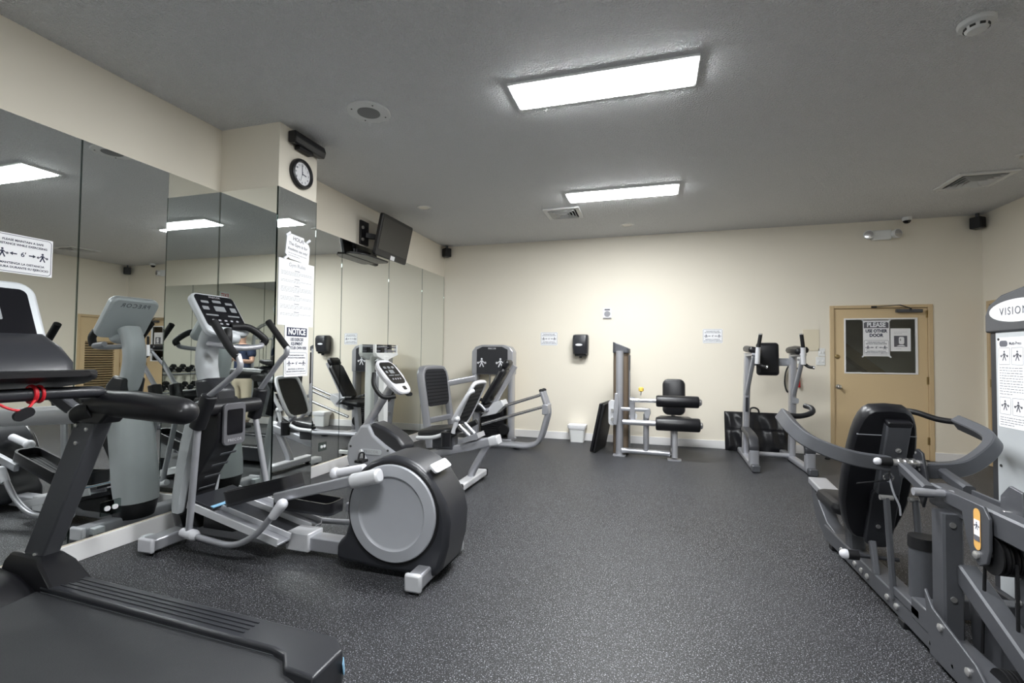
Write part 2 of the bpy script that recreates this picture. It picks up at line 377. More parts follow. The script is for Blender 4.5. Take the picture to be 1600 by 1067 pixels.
MB().box((wx0,ys_+0.018,wz0),(wx1,ys_+0.024,wz1)).build('glass_pane','glass',d1,flat=True)
kb = MB().lathe([(0.032,0),(0.032,0.008),(0.014,0.012),(0.013,0.03),(0.024,0.038),(0.029,0.05),(0.026,0.062),(0.012,0.068)], frame((2.457,ys_,0.953),(1,0,0),(0,0,1)) )
kb.build('door_knob','steel',d1)
MB().lathe([(0.03,0),(0.03,0.008),(0.022,0.014),(0.018,0.014)], frame((2.448,ys_,1.371),(1,0,0),(0,0,1))).cbox((2.448,ys_-0.017,1.371),(0.008,0.012,0.022)).build('deadbolt','brass',d1)
for z in (1.95,1.06,0.26):
    h = MB().cyl((3.505,ys_-0.014,z-0.05),(3.505,ys_-0.014,z+0.05),0.009,n=12).box((3.480,ys_-0.004,z-0.05),(3.53,ys_,z+0.05)); h.build('hinge','brass',d1)
cl = MB().rbar([(3.13,ys_-0.045,1.995),(3.42,ys_-0.045,1.990)],0.05,0.045); clo = cl.build('door_closer','graphite',d1)
MB().bar((3.28,ys_-0.075,2.025),(3.14,ys_-0.115,2.068),0.02,0.008).bar((3.14,ys_-0.115,2.068),(2.88,ys_-0.03,2.052),0.02,0.008).cyl((3.28,ys_-0.075,1.99),(3.28,ys_-0.075,2.03),0.012,n=12).cbox((2.88,YB-0.022,2.052),(0.06,0.02,0.025)).build('closer_arm','black_plastic',clo)
# second door, in the right wall
d2 = thing('door_2', (XR,(D2A+D2B)/2,0), 'tan louvred door in the side wall', None); struct(d2)
MB().box((XR-0.012,D2B-0.05,0),(XR+0.12,D2B,2.10)).box((XR-0.012,D2A,0),(XR+0.12,D2A+0.05,2.10)).box((XR-0.012,D2A+0.05,2.05),(XR+0.12,D2B-0.05,2.10)).build('door_frame','frame_tan',d2,bevel=0.004)
lz0, lz1, ly0, ly1 = 0.35, 1.55, D2A+0.16, D2B-0.16
MB().box((XR+0.02,D2A+0.054,0.01),(XR+0.06,ly0,2.046)).box((XR+0.02,ly1,0.01),(XR+0.06,D2B-0.054,2.046)).box((XR+0.02,ly0,0.01),(XR+0.06,ly1,lz0)).box((XR+0.02,ly0,lz1),(XR+0.06,ly1,2.046)).build('door_slab','door_tan',d2)
for k in range(24):
    z = lz0+0.025+k*0.05; MB().bar((XR+0.04,ly0,z),(XR+0.04,ly1,z),0.045,0.008,up=(0.6,0,0.8)).build('louvre_slat','door_tan',d2)
for z in (1.85,1.05,0.25): MB().cyl((XR-0.004,D2B-0.052,z-0.05),(XR-0.004,D2B-0.052,z+0.05),0.009,n=12).build('hinge','brass',d2)
# ================================================================== CEILING FIXTURES
def panel(x, y, label, sfx=''):
    t = thing('ceiling_light_panel'+sfx, (x,y,H), label, 'ceiling light', 'ceiling light panels')
    w, l, f = 0.305, 1.215, 0.022
    m = MB().box((x-l/2-f,y-w/2-f,H-0.016),(x+l/2+f,y-w/2,H)).box((x-l/2-f,y+w/2,H-0.016),(x+l/2+f,y+w/2+f,H)).box((x-l/2-f,y-w/2,H-0.016),(x-l/2,y+w/2,H)).box((x+l/2,y-w/2,H-0.016),(x+l/2+f,y+w/2,H))
    m.build('frame','white_paint',t); MB().box((x-l/2+0.001,y-w/2+0.001,H-0.024),(x+l/2-0.004,y+w/2-0.004,H-0.006)).build('diffuser'+sfx,'lamp_on',t,flat=True); return t
panel(-0.355,3.30,'lit rectangular light panel next to the round ceiling loudspeaker')
panel(-0.365,5.60,'lit rectangular light panel next to the square vent and towards the back wall')
panel(-0.36,0.95,'lit rectangular light panel over the treadmill end of the room','_offscreen')   # out of frame, seen in the mirrored corner
# loudspeaker
t = thing('ceiling_loudspeaker', (-2.14,3.20,H), 'round white ceiling loudspeaker with grey mesh centre', 'loudspeaker')
Mdn = frame((-2.14,3.20,H),(1,0,0),(0,-1,0))
MB().lathe([(0.165,0),(0.165,0.006),(0.158,0.012),(0.09,0.014),(0.085,0.010)],Mdn,40).build('rim','ceiling_white',t)
MB().lathe([(0.086,0.008),(0.086,0.014),(0.05,0.018),(0.01,0.019)],Mdn,32).build('grille','speaker_grille',t)
for a in (45,135,225,315):
    MB().lathe([(0.006,0.012),(0.006,0.016)],Mdn@Matrix.Translation((0.13*math.cos(math.radians(a)),0.13*math.sin(math.radians(a)),0)),8).build('screw','vent_dark',t)
# can lights
def can(x, y, label):
    t = thing('recessed_downlight', (x,y,H), label, 'downlight'); M = frame((x,y,H),(1,0,0),(0,-1,0))
    MB().lathe([(0.095,0),(0.095,0.005),(0.085,0.010),(0.068,0.010),(0.064,0.004)],M).build('trim_ring','ceiling_white',t)
    MB().lathe([(0.064,0.001),(0.064,0.006),(0.03,0.008)],M).build('lens','steel',t)
can(-2.84,5.51,'small round unlit downlight in the ceiling near the television'); can(-0.375,7.0,'small round unlit downlight in the ceiling close to the back wall')
# vents
def vent(cx, cy, s, label):
    t = thing('air_vent', (cx,cy,H), label, 'vent', 'ceiling air vents')
    f = MB(); q = s/2; g = 0.055
    for lo, hi in (((-q,-q),(q,-q+g)),((-q,q-g),(q,q)),((-q,-q+g),(-q+g,q-g)),((q-g,-q+g),(q,q-g))): f.box((cx+lo[0],cy+lo[1],H-0.022),(cx+hi[0],cy+hi[1],H))
    f.build('frame','ceiling_white',t,bevel=0.006)
    d = q-g; e = d+0.01; z0_, z1_ = H+0.0, H+0.35
    MB().box((cx-e,cy-e,z0_),(cx-d,cy+e,z1_)).box((cx+d,cy-e,z0_),(cx+e,cy+e,z1_)).box((cx-d,cy-e,z0_),(cx+d,cy-d,z1_)).box((cx-d,cy+d,z0_),(cx+d,cy+e,z1_)).box((cx-e,cy-e,z1_),(cx+e,cy+e,z1_+0.01)).build('duct','duct_metal',t)
    for k in range(4):
        r = q-g-0.012-k*0.036
        if r < 0.02: break
        m = MB(); z0, z1 = H-0.004, H-0.030-0.004*k; ro, ri = r, r-0.026
        ring0 = [V((cx+a*ri,cy+b*ri,z0)) for a, b in ((-1,-1),(1,-1),(1,1),(-1,1))]; ring1 = [V((cx+a*ro,cy+b*ro,z1)) for a, b in ((-1,-1),(1,-1),(1,1),(-1,1))]
        ring2 = [p+V((0,0,-0.003)) for p in ring1]; ring3 = [p+V((0,0,-0.003)) for p in ring0]
        k0 = 0; m.v = ring0+ring1+ring2+ring3
        for a, b in ((0,4),(4,8),(8,12),(12,0)):
            for j in range(4): m.f.append([a+j,a+(j+1)%4,b+(j+1)%4,b+j])
        m.build('louvre','ceiling_white',t,flat=True)
vent(-1.15,6.20,0.47,'white square ceiling air vent beside the far light panel'); vent(3.22,6.13,0.50,'white square ceiling air vent near the corner loudspeaker and side wall')
# smoke detector, sprinkler
t = thing('smoke_detector', (1.73,3.25,H), 'round off-white smoke detector on the ceiling', 'smoke detector'); M = frame((1.73,3.25,H),(1,0,0),(0,-1,0))
MB().lathe([(0.085,0),(0.085,0.012),(0.078,0.022),(0.058,0.028)],M).build('base','ceiling_white',t)
MB().lathe([(0.055,0.026),(0.052,0.045),(0.042,0.055),(0.015,0.058)],M).build('sensor_cap','ceiling_white',t)
for k in range(8):
    a = math.radians(45*k); MB().cbox((0.0535,0,0.037),(0.006,0.024,0.012),M@Matrix.Rotation(a,4,'Z')).build('slot','vent_dark',t)
p = PZ(1597,241,H); t = thing('sprinkler_head', p, 'small white sprinkler cover on the ceiling by the side vent', 'sprinkler'); M = frame(p,(1,0,0),(0,-1,0))
MB().lathe([(0.045,0),(0.045,0.004),(0.03,0.012),(0.012,0.014)],M).build('escutcheon','ceiling_white',t); MB().lathe([(0.009,0.012),(0.009,0.03),(0.02,0.031),(0.02,0.034)],M,12).build('deflector','steel',t)
# corner speakers
def cspk(c, label, yaw):
    t = thing('corner_loudspeaker', c, label, 'loudspeaker'); R = Matrix.Translation(V(c))@Matrix.Rotation(yaw,4,'Z')
    MB().cbox((0,0,0),(0.115,0.12,0.15),R).build('cabinet','black_plastic',t,bevel=0.012); MB().cbox((0,-0.062,0),(0.095,0.008,0.13),R).build('front_grille','black_rubber',t,bevel=0.003)
    MB().cbox((0,0.0,0.095),(0.03,0.03,0.06),R).build('mount','graphite',t)
cspk((4.0,7.57,3.11),'small black loudspeaker high in the corner above the two doors',math.radians(35)); cspk((-3.455,7.58,3.115),'small black loudspeaker high in the corner where the mirrors end',math.radians(-35))
# dome camera
p = V((3.235,7.56,H)); t = thing('dome_camera', p, 'small white dome security camera at the ceiling edge', 'security camera'); M = frame(p,(1,0,0),(0,-1,0))
MB().lathe([(0.055,0),(0.055,0.03),(0.05,0.045),(0.046,0.046)],M).build('housing','white_paint',t); MB().lathe([(0.044,0.044),(0.04,0.062),(0.026,0.078),(0.008,0.084)],M).build('dome','screen',t)
# emergency light
t = thing('emergency_light', (2.975,YB,3.03), 'white emergency light box with two round lamp heads', 'emergency light')
MB().box((2.86,YB-0.07,2.965),(3.08,YB,3.095)).build('battery_box','white_paint',t,bevel=0.01)
for x, r in ((2.815,-0.35),(3.125,0.35)):
    M = frame((x,YB-0.06,3.035),(math.cos(r),math.sin(r),0),(0,0,1)); h = MB().lathe([(0.03,-0.05),(0.055,-0.02),(0.062,0.03),(0.06,0.04)],M).build('lamp_head','white_paint',t)
    MB().lathe([(0.052,0.036),(0.05,0.046),(0.02,0.05)],M).build('lens','chrome',h)
# ================================================================== SIGNS AND WALL ITEMS
def icon(m, M, x, y, s):       # exercising figure holding a bar with discs
    def seg(a, b, w): m.add(*_seg((x+a[0]*s,y+a[1]*s),(x+b[0]*s,y+b[1]*s),w*s), M)
    m.add([(x+0.16*s*math.cos(i*math.pi/5), y+0.62*s+0.16*s*math.sin(i*math.pi/5), 0) for i in range(10)], [list(range(10))], M)
    seg((0,0.42),(0,-0.05),0.30); seg((-0.05,0),(-0.32,-0.62),0.17); seg((0.05,0),(0.32,-0.62),0.17); seg((-0.1,0.36),(-0.42,0.02),0.13); seg((0.1,0.36),(0.42,0.02),0.13)
    for q in (-1,1): seg((q*0.42,0.02),(q*0.72,0.02),0.08); seg((q*0.56,-0.17),(q*0.56,0.21),0.12); seg((q*0.7,-0.12),(q*0.7,0.16),0.1)
def _seg(a, b, w):
    a, b = V((*a,0)), V((*b,0)); d = (b-a).normalized(); n = V((-d.y,d.x,0))*w/2; return [a-n,b-n,b+n,a+n], [[0,1,2,3]]
def outline(m, M, w, h, r, t):
    o = rr(w,h,r,4); i = rr(w-2*t,h-2*t,r-t if r > t else 0.001,4); n = len(o)
    m.add([(x,y,0) for x,y in o]+[(x,y,0) for x,y in i], [[k,(k+1)%n,n+(k+1)%n,n+k] for k in range(n)], M)
def arrow(m, M, x, y, s, q):
    m.add(*_seg((x-0.5*s,y),(x+0.5*s,y),0.3*s), M); m.add([(x+q*1.05*s,y,0),(x+q*0.35*s,y+0.45*s,0),(x+q*0.35*s,y-0.45*s,0)], [[0,1,2]], M)
def distance_print(m, M, w, h, cy=0.0):
    outline(m, M@Matrix.Translation((0,cy,0)), w, h, 0.018*w/0.27, 0.0028*w/0.27); k = w/0.27
    for y, s in ((0.072,'PLEASE MAINTAIN A SAFE'),(0.050,'DISTANCE WHILE EXERCISING'),(-0.053,'MANTENGA LA DISTANCIA'),(-0.075,'SEGURA DURANTE SU EJERCICIO')):
        m.text(s, M@Matrix.Translation((0,cy+y*k*h/(0.20*k),0)), 0.0165*k, bold=0.03)
    icon(m, M, -0.092*k, cy-0.003*k, 0.036*k); icon(m, M, 0.092*k, cy-0.003*k, 0.036*k)
    arrow(m, M, -0.038*k, cy, 0.022*k, -1); arrow(m, M, 0.038*k, cy, 0.022*k, 1); m.text("6'", M@Matrix.Translation((0.002*k,cy,0)), 0.036*k, bold=0.02)
def paper(name, M, w, h, label, cat='sign', group=None, t=0.0012, matn='paper'):
    o = MB().plate(M,w,h,t,0.004,2).build(name, matn, base=M.translation, flat=True); return tag(o, label, cat, group)
def lift(M, d): return M@Matrix.Translation((0,0,d))
def dist_sign(M, w, h, label):
    o = paper('distance_sign', M, w, h, label, group='six-foot distance signs'); m = MB(); distance_print(m, lift(M,0.002), w*0.955, h*0.94); m.build('lettering','print_navy',o,flat=True,recalc=False); return o
Mb = lambda x, z: frame((x,YB-0.0015,z),(1,0,0),(0,0,1))     # facing -Y, into the room
dist_sign(Mb(-1.65,1.62),0.28,0.215,'white six-foot distance sign on the back wall beside the towel dispenser')
dist_sign(Mb(0.836,1.66),0.275,0.212,'white six-foot distance sign on the back wall between leg curl and raise tower')
Ml = lambda y, z, x=XL+0.0085: frame((x,y,z),(0,1,0),(0,0,1))   # facing +X
dist_sign(Ml(1.838,1.90),0.285,0.225,'white six-foot distance sign taped to the mirror above the treadmill')
# notice sign on the column
M = Ml(3.385,1.36,CX+0.0085); o = paper('notice_sign', M, 0.28, 0.43, 'white NOTICE sign taped on the column mirror beneath the gym rules')
m = MB(); q = lift(M,0.002); m.add([(-0.12,0.125,0),(0.12,0.125,0),(0.12,0.20,0),(-0.12,0.20,0)],[[0,1,2,3]],q); m.build('banner','print_navy',o,flat=True,recalc=False)
m = MB().text('NOTICE', lift(M,0.003)@Matrix.Translation((0,0.163,0)), 0.07, bold=0.045, xs=0.80); m.build('banner_lettering','print_light',o,flat=True,recalc=False)
m = MB()
for y, s in ((0.098,'USE EXERCISE'),(0.062,'EQUIPMENT'),(0.026,'AT YOUR OWN RISK')): m.text(s, q@Matrix.Translation((0,y,0)), 0.035, bold=0.035, xs=0.72)
distance_print(m, q, 0.25, 0.185, cy=-0.103); m.build('lettering','print_navy',o,flat=True,recalc=False)
# gym rules
def lines(m, M, x0, x1, y0, y1, n, seed):
    rnd = random.Random(seed); st = (y0-y1)/max(1,n-1)
    for k in range(n):
        y = y0-k*st; x = x0
        end = x1 if (k < n-1) else x0+(x1-x0)*0.6
        while x < end-0.006:
            l = rnd.uniform(0.010,0.030); xe = min(end,x+l); m.add(*_seg((x,y),(xe,y),0.0032), M); x = xe+0.005
M = Ml(3.372,1.85,CX+0.0085); o = paper('gym_rules_sheet', M, 0.42, 0.55, 'large white Gym Rules sheet taped on the column mirror', 'poster'); q = lift(M,0.002)
m = MB().text('Gym Rules', q@Matrix.Translation((0,0.235,0)), 0.045); y = 0.19
for k in range(6):
    m.add(*_seg((-0.03,y),(0.03,y),0.006),q); n = (3,2,4,3,3,2)[k]; lines(m, q, -0.185, 0.185, y-0.016, y-0.016-0.012*(n-1), n, k); y -= 0.016+0.012*n+0.018
m.build('lettering','print_grey',o,flat=True,recalc=False)
M = frame((CX+0.0095,3.375,2.235),(0,1,-0.06),(0,0.06,1)); o = tag(MB().prism([M@V((x,y,0)) for x,y in ((-0.135,0.075),(-0.085,0.11),(0.06,0.112),(0.07,0.085),(0.125,0.07),(0.142,0.04),(0.14,-0.11),(0.02,-0.105),(-0.09,-0.105),(-0.142,-0.07))],M.to_3x3()@V((0,0,0.0012))).build('residents_note','paper',base=M.translation,flat=True),'small crumpled note taped above the gym rules sheet','note'); q = lift(M,0.002)
m = MB().text('HOLA!', q@Matrix.Translation((0,0.075,0)), 0.045, bold=0.01).text('The Gym is for', q@Matrix.Translation((0,0.025,0)), 0.036, bold=0.01).text('Residents use only!', q@Matrix.Translation((0,-0.02,0)), 0.030, bold=0.01)
lines(m, q, -0.11, 0.11, -0.055, -0.075, 2, 9); m.build('lettering','print_mid',o,flat=True,recalc=False)
for a, b in ((-0.12,0.10),(0.12,0.10),(-0.125,-0.10)): MB().plate(M@Matrix.Translation((a,b,0.0015))@Matrix.Rotation(0.7,4,'Z'),0.06,0.02,0.0006,0.002,1).build('tape','print_light',o,flat=True)
# notices on the door glass
Md = lambda x, z: frame((x,ys_-0.003+0.018,z),(1,0,0),(0,0,1))
M = Md(2.92,1.625); o = paper('door_notice', M, 0.31, 0.49, 'white PLEASE USE OTHER DOOR notice taped to the door window'); q = lift(M,0.002)
MB().add([(-0.145,0.14,0),(0.145,0.14,0),(0.145,0.225,0),(-0.145,0.225,0)],[[0,1,2,3]],q).build('banner','print_mid',o,flat=True,recalc=False)
MB().text('PLEASE', lift(M,0.003)@Matrix.Translation((0,0.183,0)), 0.085, bold=0.04, xs=0.82).build('banner_lettering','print_light',o,flat=True,recalc=False)
m = MB().text('USE OTHER', q@Matrix.Translation((0,0.10,0)), 0.060, bold=0.045, xs=0.80).text('DOOR', q@Matrix.Translation((0,0.04,0)), 0.060, bold=0.045, xs=0.88); distance_print(m, q, 0.29, 0.20, cy=-0.125); m.build('lettering','print_navy',o,flat=True,recalc=False)
for a, b in ((-0.15,0.24),(0.15,0.24),(-0.15,-0.24),(0.15,-0.24)): MB().plate(M@Matrix.Translation((a,b,0.0015))@Matrix.Rotation(0.8 if a*b > 0 else -0.8,4,'Z'),0.055,0.02,0.0006,0.002,1).build('tape','print_light',o,flat=True)
M = Md(3.20,1.605); o = paper('dispenser_flyer', M, 0.23, 0.31, 'white flyer with a dark dispenser picture on the door window', 'poster'); q = lift(M,0.002)
MB().add([(-0.075,-0.095,0),(0.075,-0.095,0),(0.075,0.055,0),(-0.075,0.055,0)],[[0,1,2,3]],q).build('picture','print_mid',o,flat=True,recalc=False)
q3 = lift(M,0.003); MB().add([(x+0.01,y-0.01,0) for x,y in rr(0.062,0.10,0.02)],[list(range(24))],q3).add([(-0.05,-0.088,0),(0.055,-0.088,0),(0.03,-0.07,0),(-0.02,-0.072,0)],[[0,1,2,3]],q3).build('picture_dispenser','print_light',o,flat=True,recalc=False)
m = MB().add([(x-0.003,y+0.0,0) for x,y in rr(0.014,0.03,0.006)],[list(range(24))],lift(M,0.004)); lines(m,q,-0.075,0.075,0.105,0.085,2,3); lines(m,q,-0.05,0.05,-0.12,-0.12,1,4); m.build('lettering','print_grey',o,flat=True,recalc=False)
# towel dispenser
t = thing('paper_towel_dispenser', (-1.115,YB,1.34), 'black smoked plastic paper towel dispenser on the back wall', 'dispenser'); m = MB()
rings = []
for z, w, d in ((1.365,0.20,0.13),(1.38,0.235,0.17),(1.50,0.245,0.20),(1.62,0.245,0.20),(1.67,0.235,0.18),(1.685,0.20,0.14)):
    rings.append([(-1.115+x, YB-0.001-d/2-y, z) for x, y in rr(w,d,0.05,4)])
m.loft(rings).build('cover','dark_plastic',t)
MB().box((-1.205,YB-0.13,1.34),(-1.025,YB-0.002,1.372)).build('base','black_plastic',t,bevel=0.006); MB().box((-1.135,YB-0.12,1.31),(-1.095,YB-0.08,1.345)).build('outlet','black_rubber',t,bevel=0.006)
MB().lathe([(1,0),(1,0.002)],frame((-1.13,YB-0.2005,1.52),(1,0,0),(0,0,1))@Matrix.Diagonal((0.055,0.018,1,1))).build('badge','print_light',t)
# thermostat-like speaker plate
t = thing('wall_sounder', (-0.71,YB,2.024), 'small white wall plate with round grey sounder', 'alarm'); M = Mb(-0.71,2.024)
MB().plate(M,0.135,0.17,0.022,0.01).build('plate','white_paint',t,bevel=0.003); MB().lathe([(0.048,0.022),(0.046,0.026),(0.01,0.027)],M@Matrix.Translation((0,-0.012,0))).build('grille','print_grey',t)
MB().plate(M@Matrix.Translation((0,0.055,0.022)),0.085,0.024,0.001,0.008).build('printed_label','print_mid',t,flat=True); MB().cbox((0,-0.076,0.02),(0.125,0.012,0.012),M).build('lower_lip','print_grey',t)
# plates by the door
o = MB().plate(Mb(2.125,1.60),0.205,0.30,0.006,0.003).build('blank_panel','beige_plate',base=(2.125,YB,1.6),bevel=0.002); tag(o,'beige blank access panel on the wall beside the door','wall panel')
def sw(x, z, w, h, label, kind, cat):
    t = thing('wall_switch' if kind else 'wall_outlet', (x,YB,z), label, cat); M = Mb(x,z); MB().plate(M,w,h,0.006,0.008).build('cover_plate','white_paint',t,bevel=0.002)
    for k in (-1,1):
        if kind: MB().cbox((k*w*0.22,0,0.012),(0.012,0.026,0.014),M).build('toggle','white_trim',t,bevel=0.002)
        else: MB().plate(M@Matrix.Translation((k*w*0.2,0,0.006)),0.034,0.03,0.003,0.012).build('socket','print_grey',t)
sw(2.24,1.305,0.115,0.118,'white double switch plate beside the tan door',1,'switch'); sw(2.255,1.428,0.085,0.115,'small white blank thermostat plate above the door switches',1,'switch')
sw(1.99,1.32,0.13,0.11,'white outlet plate behind the raise tower',0,'outlet')
def moutlet(y, z, x, label):
    t = thing('mirror_outlet', (x,y,z), label, 'outlet'); M = Ml(y,z,x); MB().plate(M,0.125,0.095,0.003,0.004).build('cover_plate','mirror_edge',t)
    for k in (-1,1): MB().plate(M@Matrix.Translation((k*0.024,0,0.003)),0.036,0.032,0.005,0.014).build('socket','paper',t)
moutlet(2.36,0.285,XL+0.0085,'outlet with pale sockets set in the mirror in front of the elliptical'); moutlet(4.52,0.31,XL+0.0085,'outlet with pale sockets set in the mirror behind the recumbent bike')
# jump rope with red handle hanging on the wall
t = thing('jump_rope', (1.80,YB,1.2), 'black jump rope with red handle hanging behind the raise tower', 'jump rope')
MB().tube([(1.86,YB-0.03,1.28),(1.80,YB-0.03,1.15),(1.785,YB-0.03,0.98),(1.82,YB-0.03,0.86),(1.86,YB-0.03,0.95),(1.88,YB-0.03,1.15),(1.945,YB-0.03,1.20),(1.96,YB-0.03,1.1)],0.010,8).build('cord','rope',t)
MB().cyl((1.96,YB-0.03,1.1),(1.965,YB-0.03,0.93),0.016,0.018,12).build('handle','red',t); MB().cyl((1.86,YB,1.285),(1.86,YB-0.045,1.285),0.006,n=8).build('hook','steel',t)
# clock
t = thing('wall_clock', (CX,3.39,2.89), 'round black-rimmed wall clock on the column', 'clock'); M = Ml(3.39,2.89,CX+0.001)
MB().lathe([(0.128,0),(0.130,0.02),(0.122,0.036),(0.108,0.042),(0.098,0.034),(0.096,0.02)],M,40).build('rim','black_plastic',t); MB().lathe([(0.099,0.012),(0.099,0.021)],M,36).build('face','paper',t)
m = MB()
for k in range(12):
    a = math.radians(90-30*(k+1)); m.text(str(k+1), lift(M,0.0225)@Matrix.Translation((0.076*math.cos(a),0.076*math.sin(a),0)), 0.026, bold=0.01)
m.build('numerals','print_navy',t,flat=True,recalc=False); q = lift(M,0.024)
MB().add(*_seg((0,0),(0.05,-0.006),0.008),q).build('hour_hand','print_navy',t,flat=True,recalc=False); MB().add(*_seg((0,-0.01),(0,0.075),0.006),q).build('minute_hand','print_navy',t,flat=True,recalc=False); MB().add(*_seg((0.008,0.02),(-0.022,-0.07),0.003),q).build('second_hand','print_navy',t,flat=True,recalc=False)
# black bar on the column
t = thing('wall_soundbar', (CX,3.42,3.155), 'long black box mounted high on the column above the clock', 'soundbar')
MB().prism([(CX+0.002,3.235,3.11),(CX+0.075,3.235,3.10),(CX+0.095,3.235,3.15),(CX+0.075,3.235,3.205),(CX+0.002,3.235,3.205)],(0,0.375,0)).build('body','black_plastic',t,bevel=0.01)
MB().box((CX+0.005,3.31,3.075),(CX+0.06,3.48,3.102)).build('bracket','black_rubber',t,bevel=0.004)
# television
t = thing('television', (-3.25,5.48,2.83), 'black flat television tilted down on a wall bracket above the mirrors', 'television')
M = frame((-3.245,5.50,2.828),(0,1,0),(0.21,0,0.978))
MB().plate(M,0.76,0.525,0.045,0.03,z0=-0.045).build('casing','black_plastic',t,bevel=0.008); MB().plate(M@Matrix.Translation((0,0.022,0)),0.69,0.40,0.003,0.004).build('screen','tv_screen',t)
MB().plate(M@Matrix.Translation((0.02,-0.235,0.0)),0.10,0.055,0.002,0.002).build('label_sticker','paper',t); MB().plate(lift(M,-0.09),0.40,0.30,0.05,0.03).build('back_cover','dark_plastic',t,bevel=0.01)
b = MB().box((XL+0.001,5.13,2.72),(XL+0.03,5.30,3.02)).build('wall_bracket','black_plastic',t,bevel=0.004); MB().bar((XL+0.02,5.25,2.85),(-3.30,5.42,2.83),0.05,0.06).build('bracket_arm','black_plastic',b); MB().cyl((-3.515,5.16,2.78),(-3.495,5.16,2.78),0.02,n=12).cyl((-3.515,5.16,2.93),(-3.495,5.16,2.93),0.02,n=12).build('bracket_bolt','bolt',b)
t = thing('media_shelf', (XL,5.2,2.53), 'black curved shelf tray under the television', 'shelf')
MB().prism([(XL+0.012,4.86,2.535),(XL+0.09,4.82,2.535),(-3.38,4.90,2.535),(-3.33,5.02,2.535),(-3.33,5.48,2.535),(-3.36,5.52,2.535),(XL+0.012,5.52,2.535)],(0,0,0.022)).build('tray','black_plastic',t,bevel=0.008); MB().box((XL+0.012,5.05,2.56),(XL+0.03,5.35,2.64)).build('wall_plate','black_plastic',t)
# trash bin
t = thing('waste_bin', (-1.155,7.53,0), 'small white plastic waste bin against the back wall', 'waste bin')
def ringr(w, d, z, r=0.03): return [(-1.155+x, 7.53+y, z) for x, y in rr(w,d,r,4)]
MB().loft([ringr(0.205,0.15,0),ringr(0.25,0.20,0.235),ringr(0.275,0.222,0.238),ringr(0.28,0.226,0.262),ringr(0.255,0.20,0.264),ringr(0.20,0.14,0.05)]).build('bucket','white_paint',t)
MB().loft([ringr(0.258,0.205,0.20),ringr(0.286,0.232,0.236),ringr(0.284,0.23,0.266),ringr(0.25,0.196,0.262)]).build('liner','paper',t)
o = MB().lathe([(0.03,0),(0.032,0.01),(0.02,0.03),(0.012,0.034)],Matrix.Translation((2.22,7.35,0))).build('door_stop','black_rubber',base=(2.22,7.35,0)); tag(o,'small black round door stop on the floor by the door','door stop')
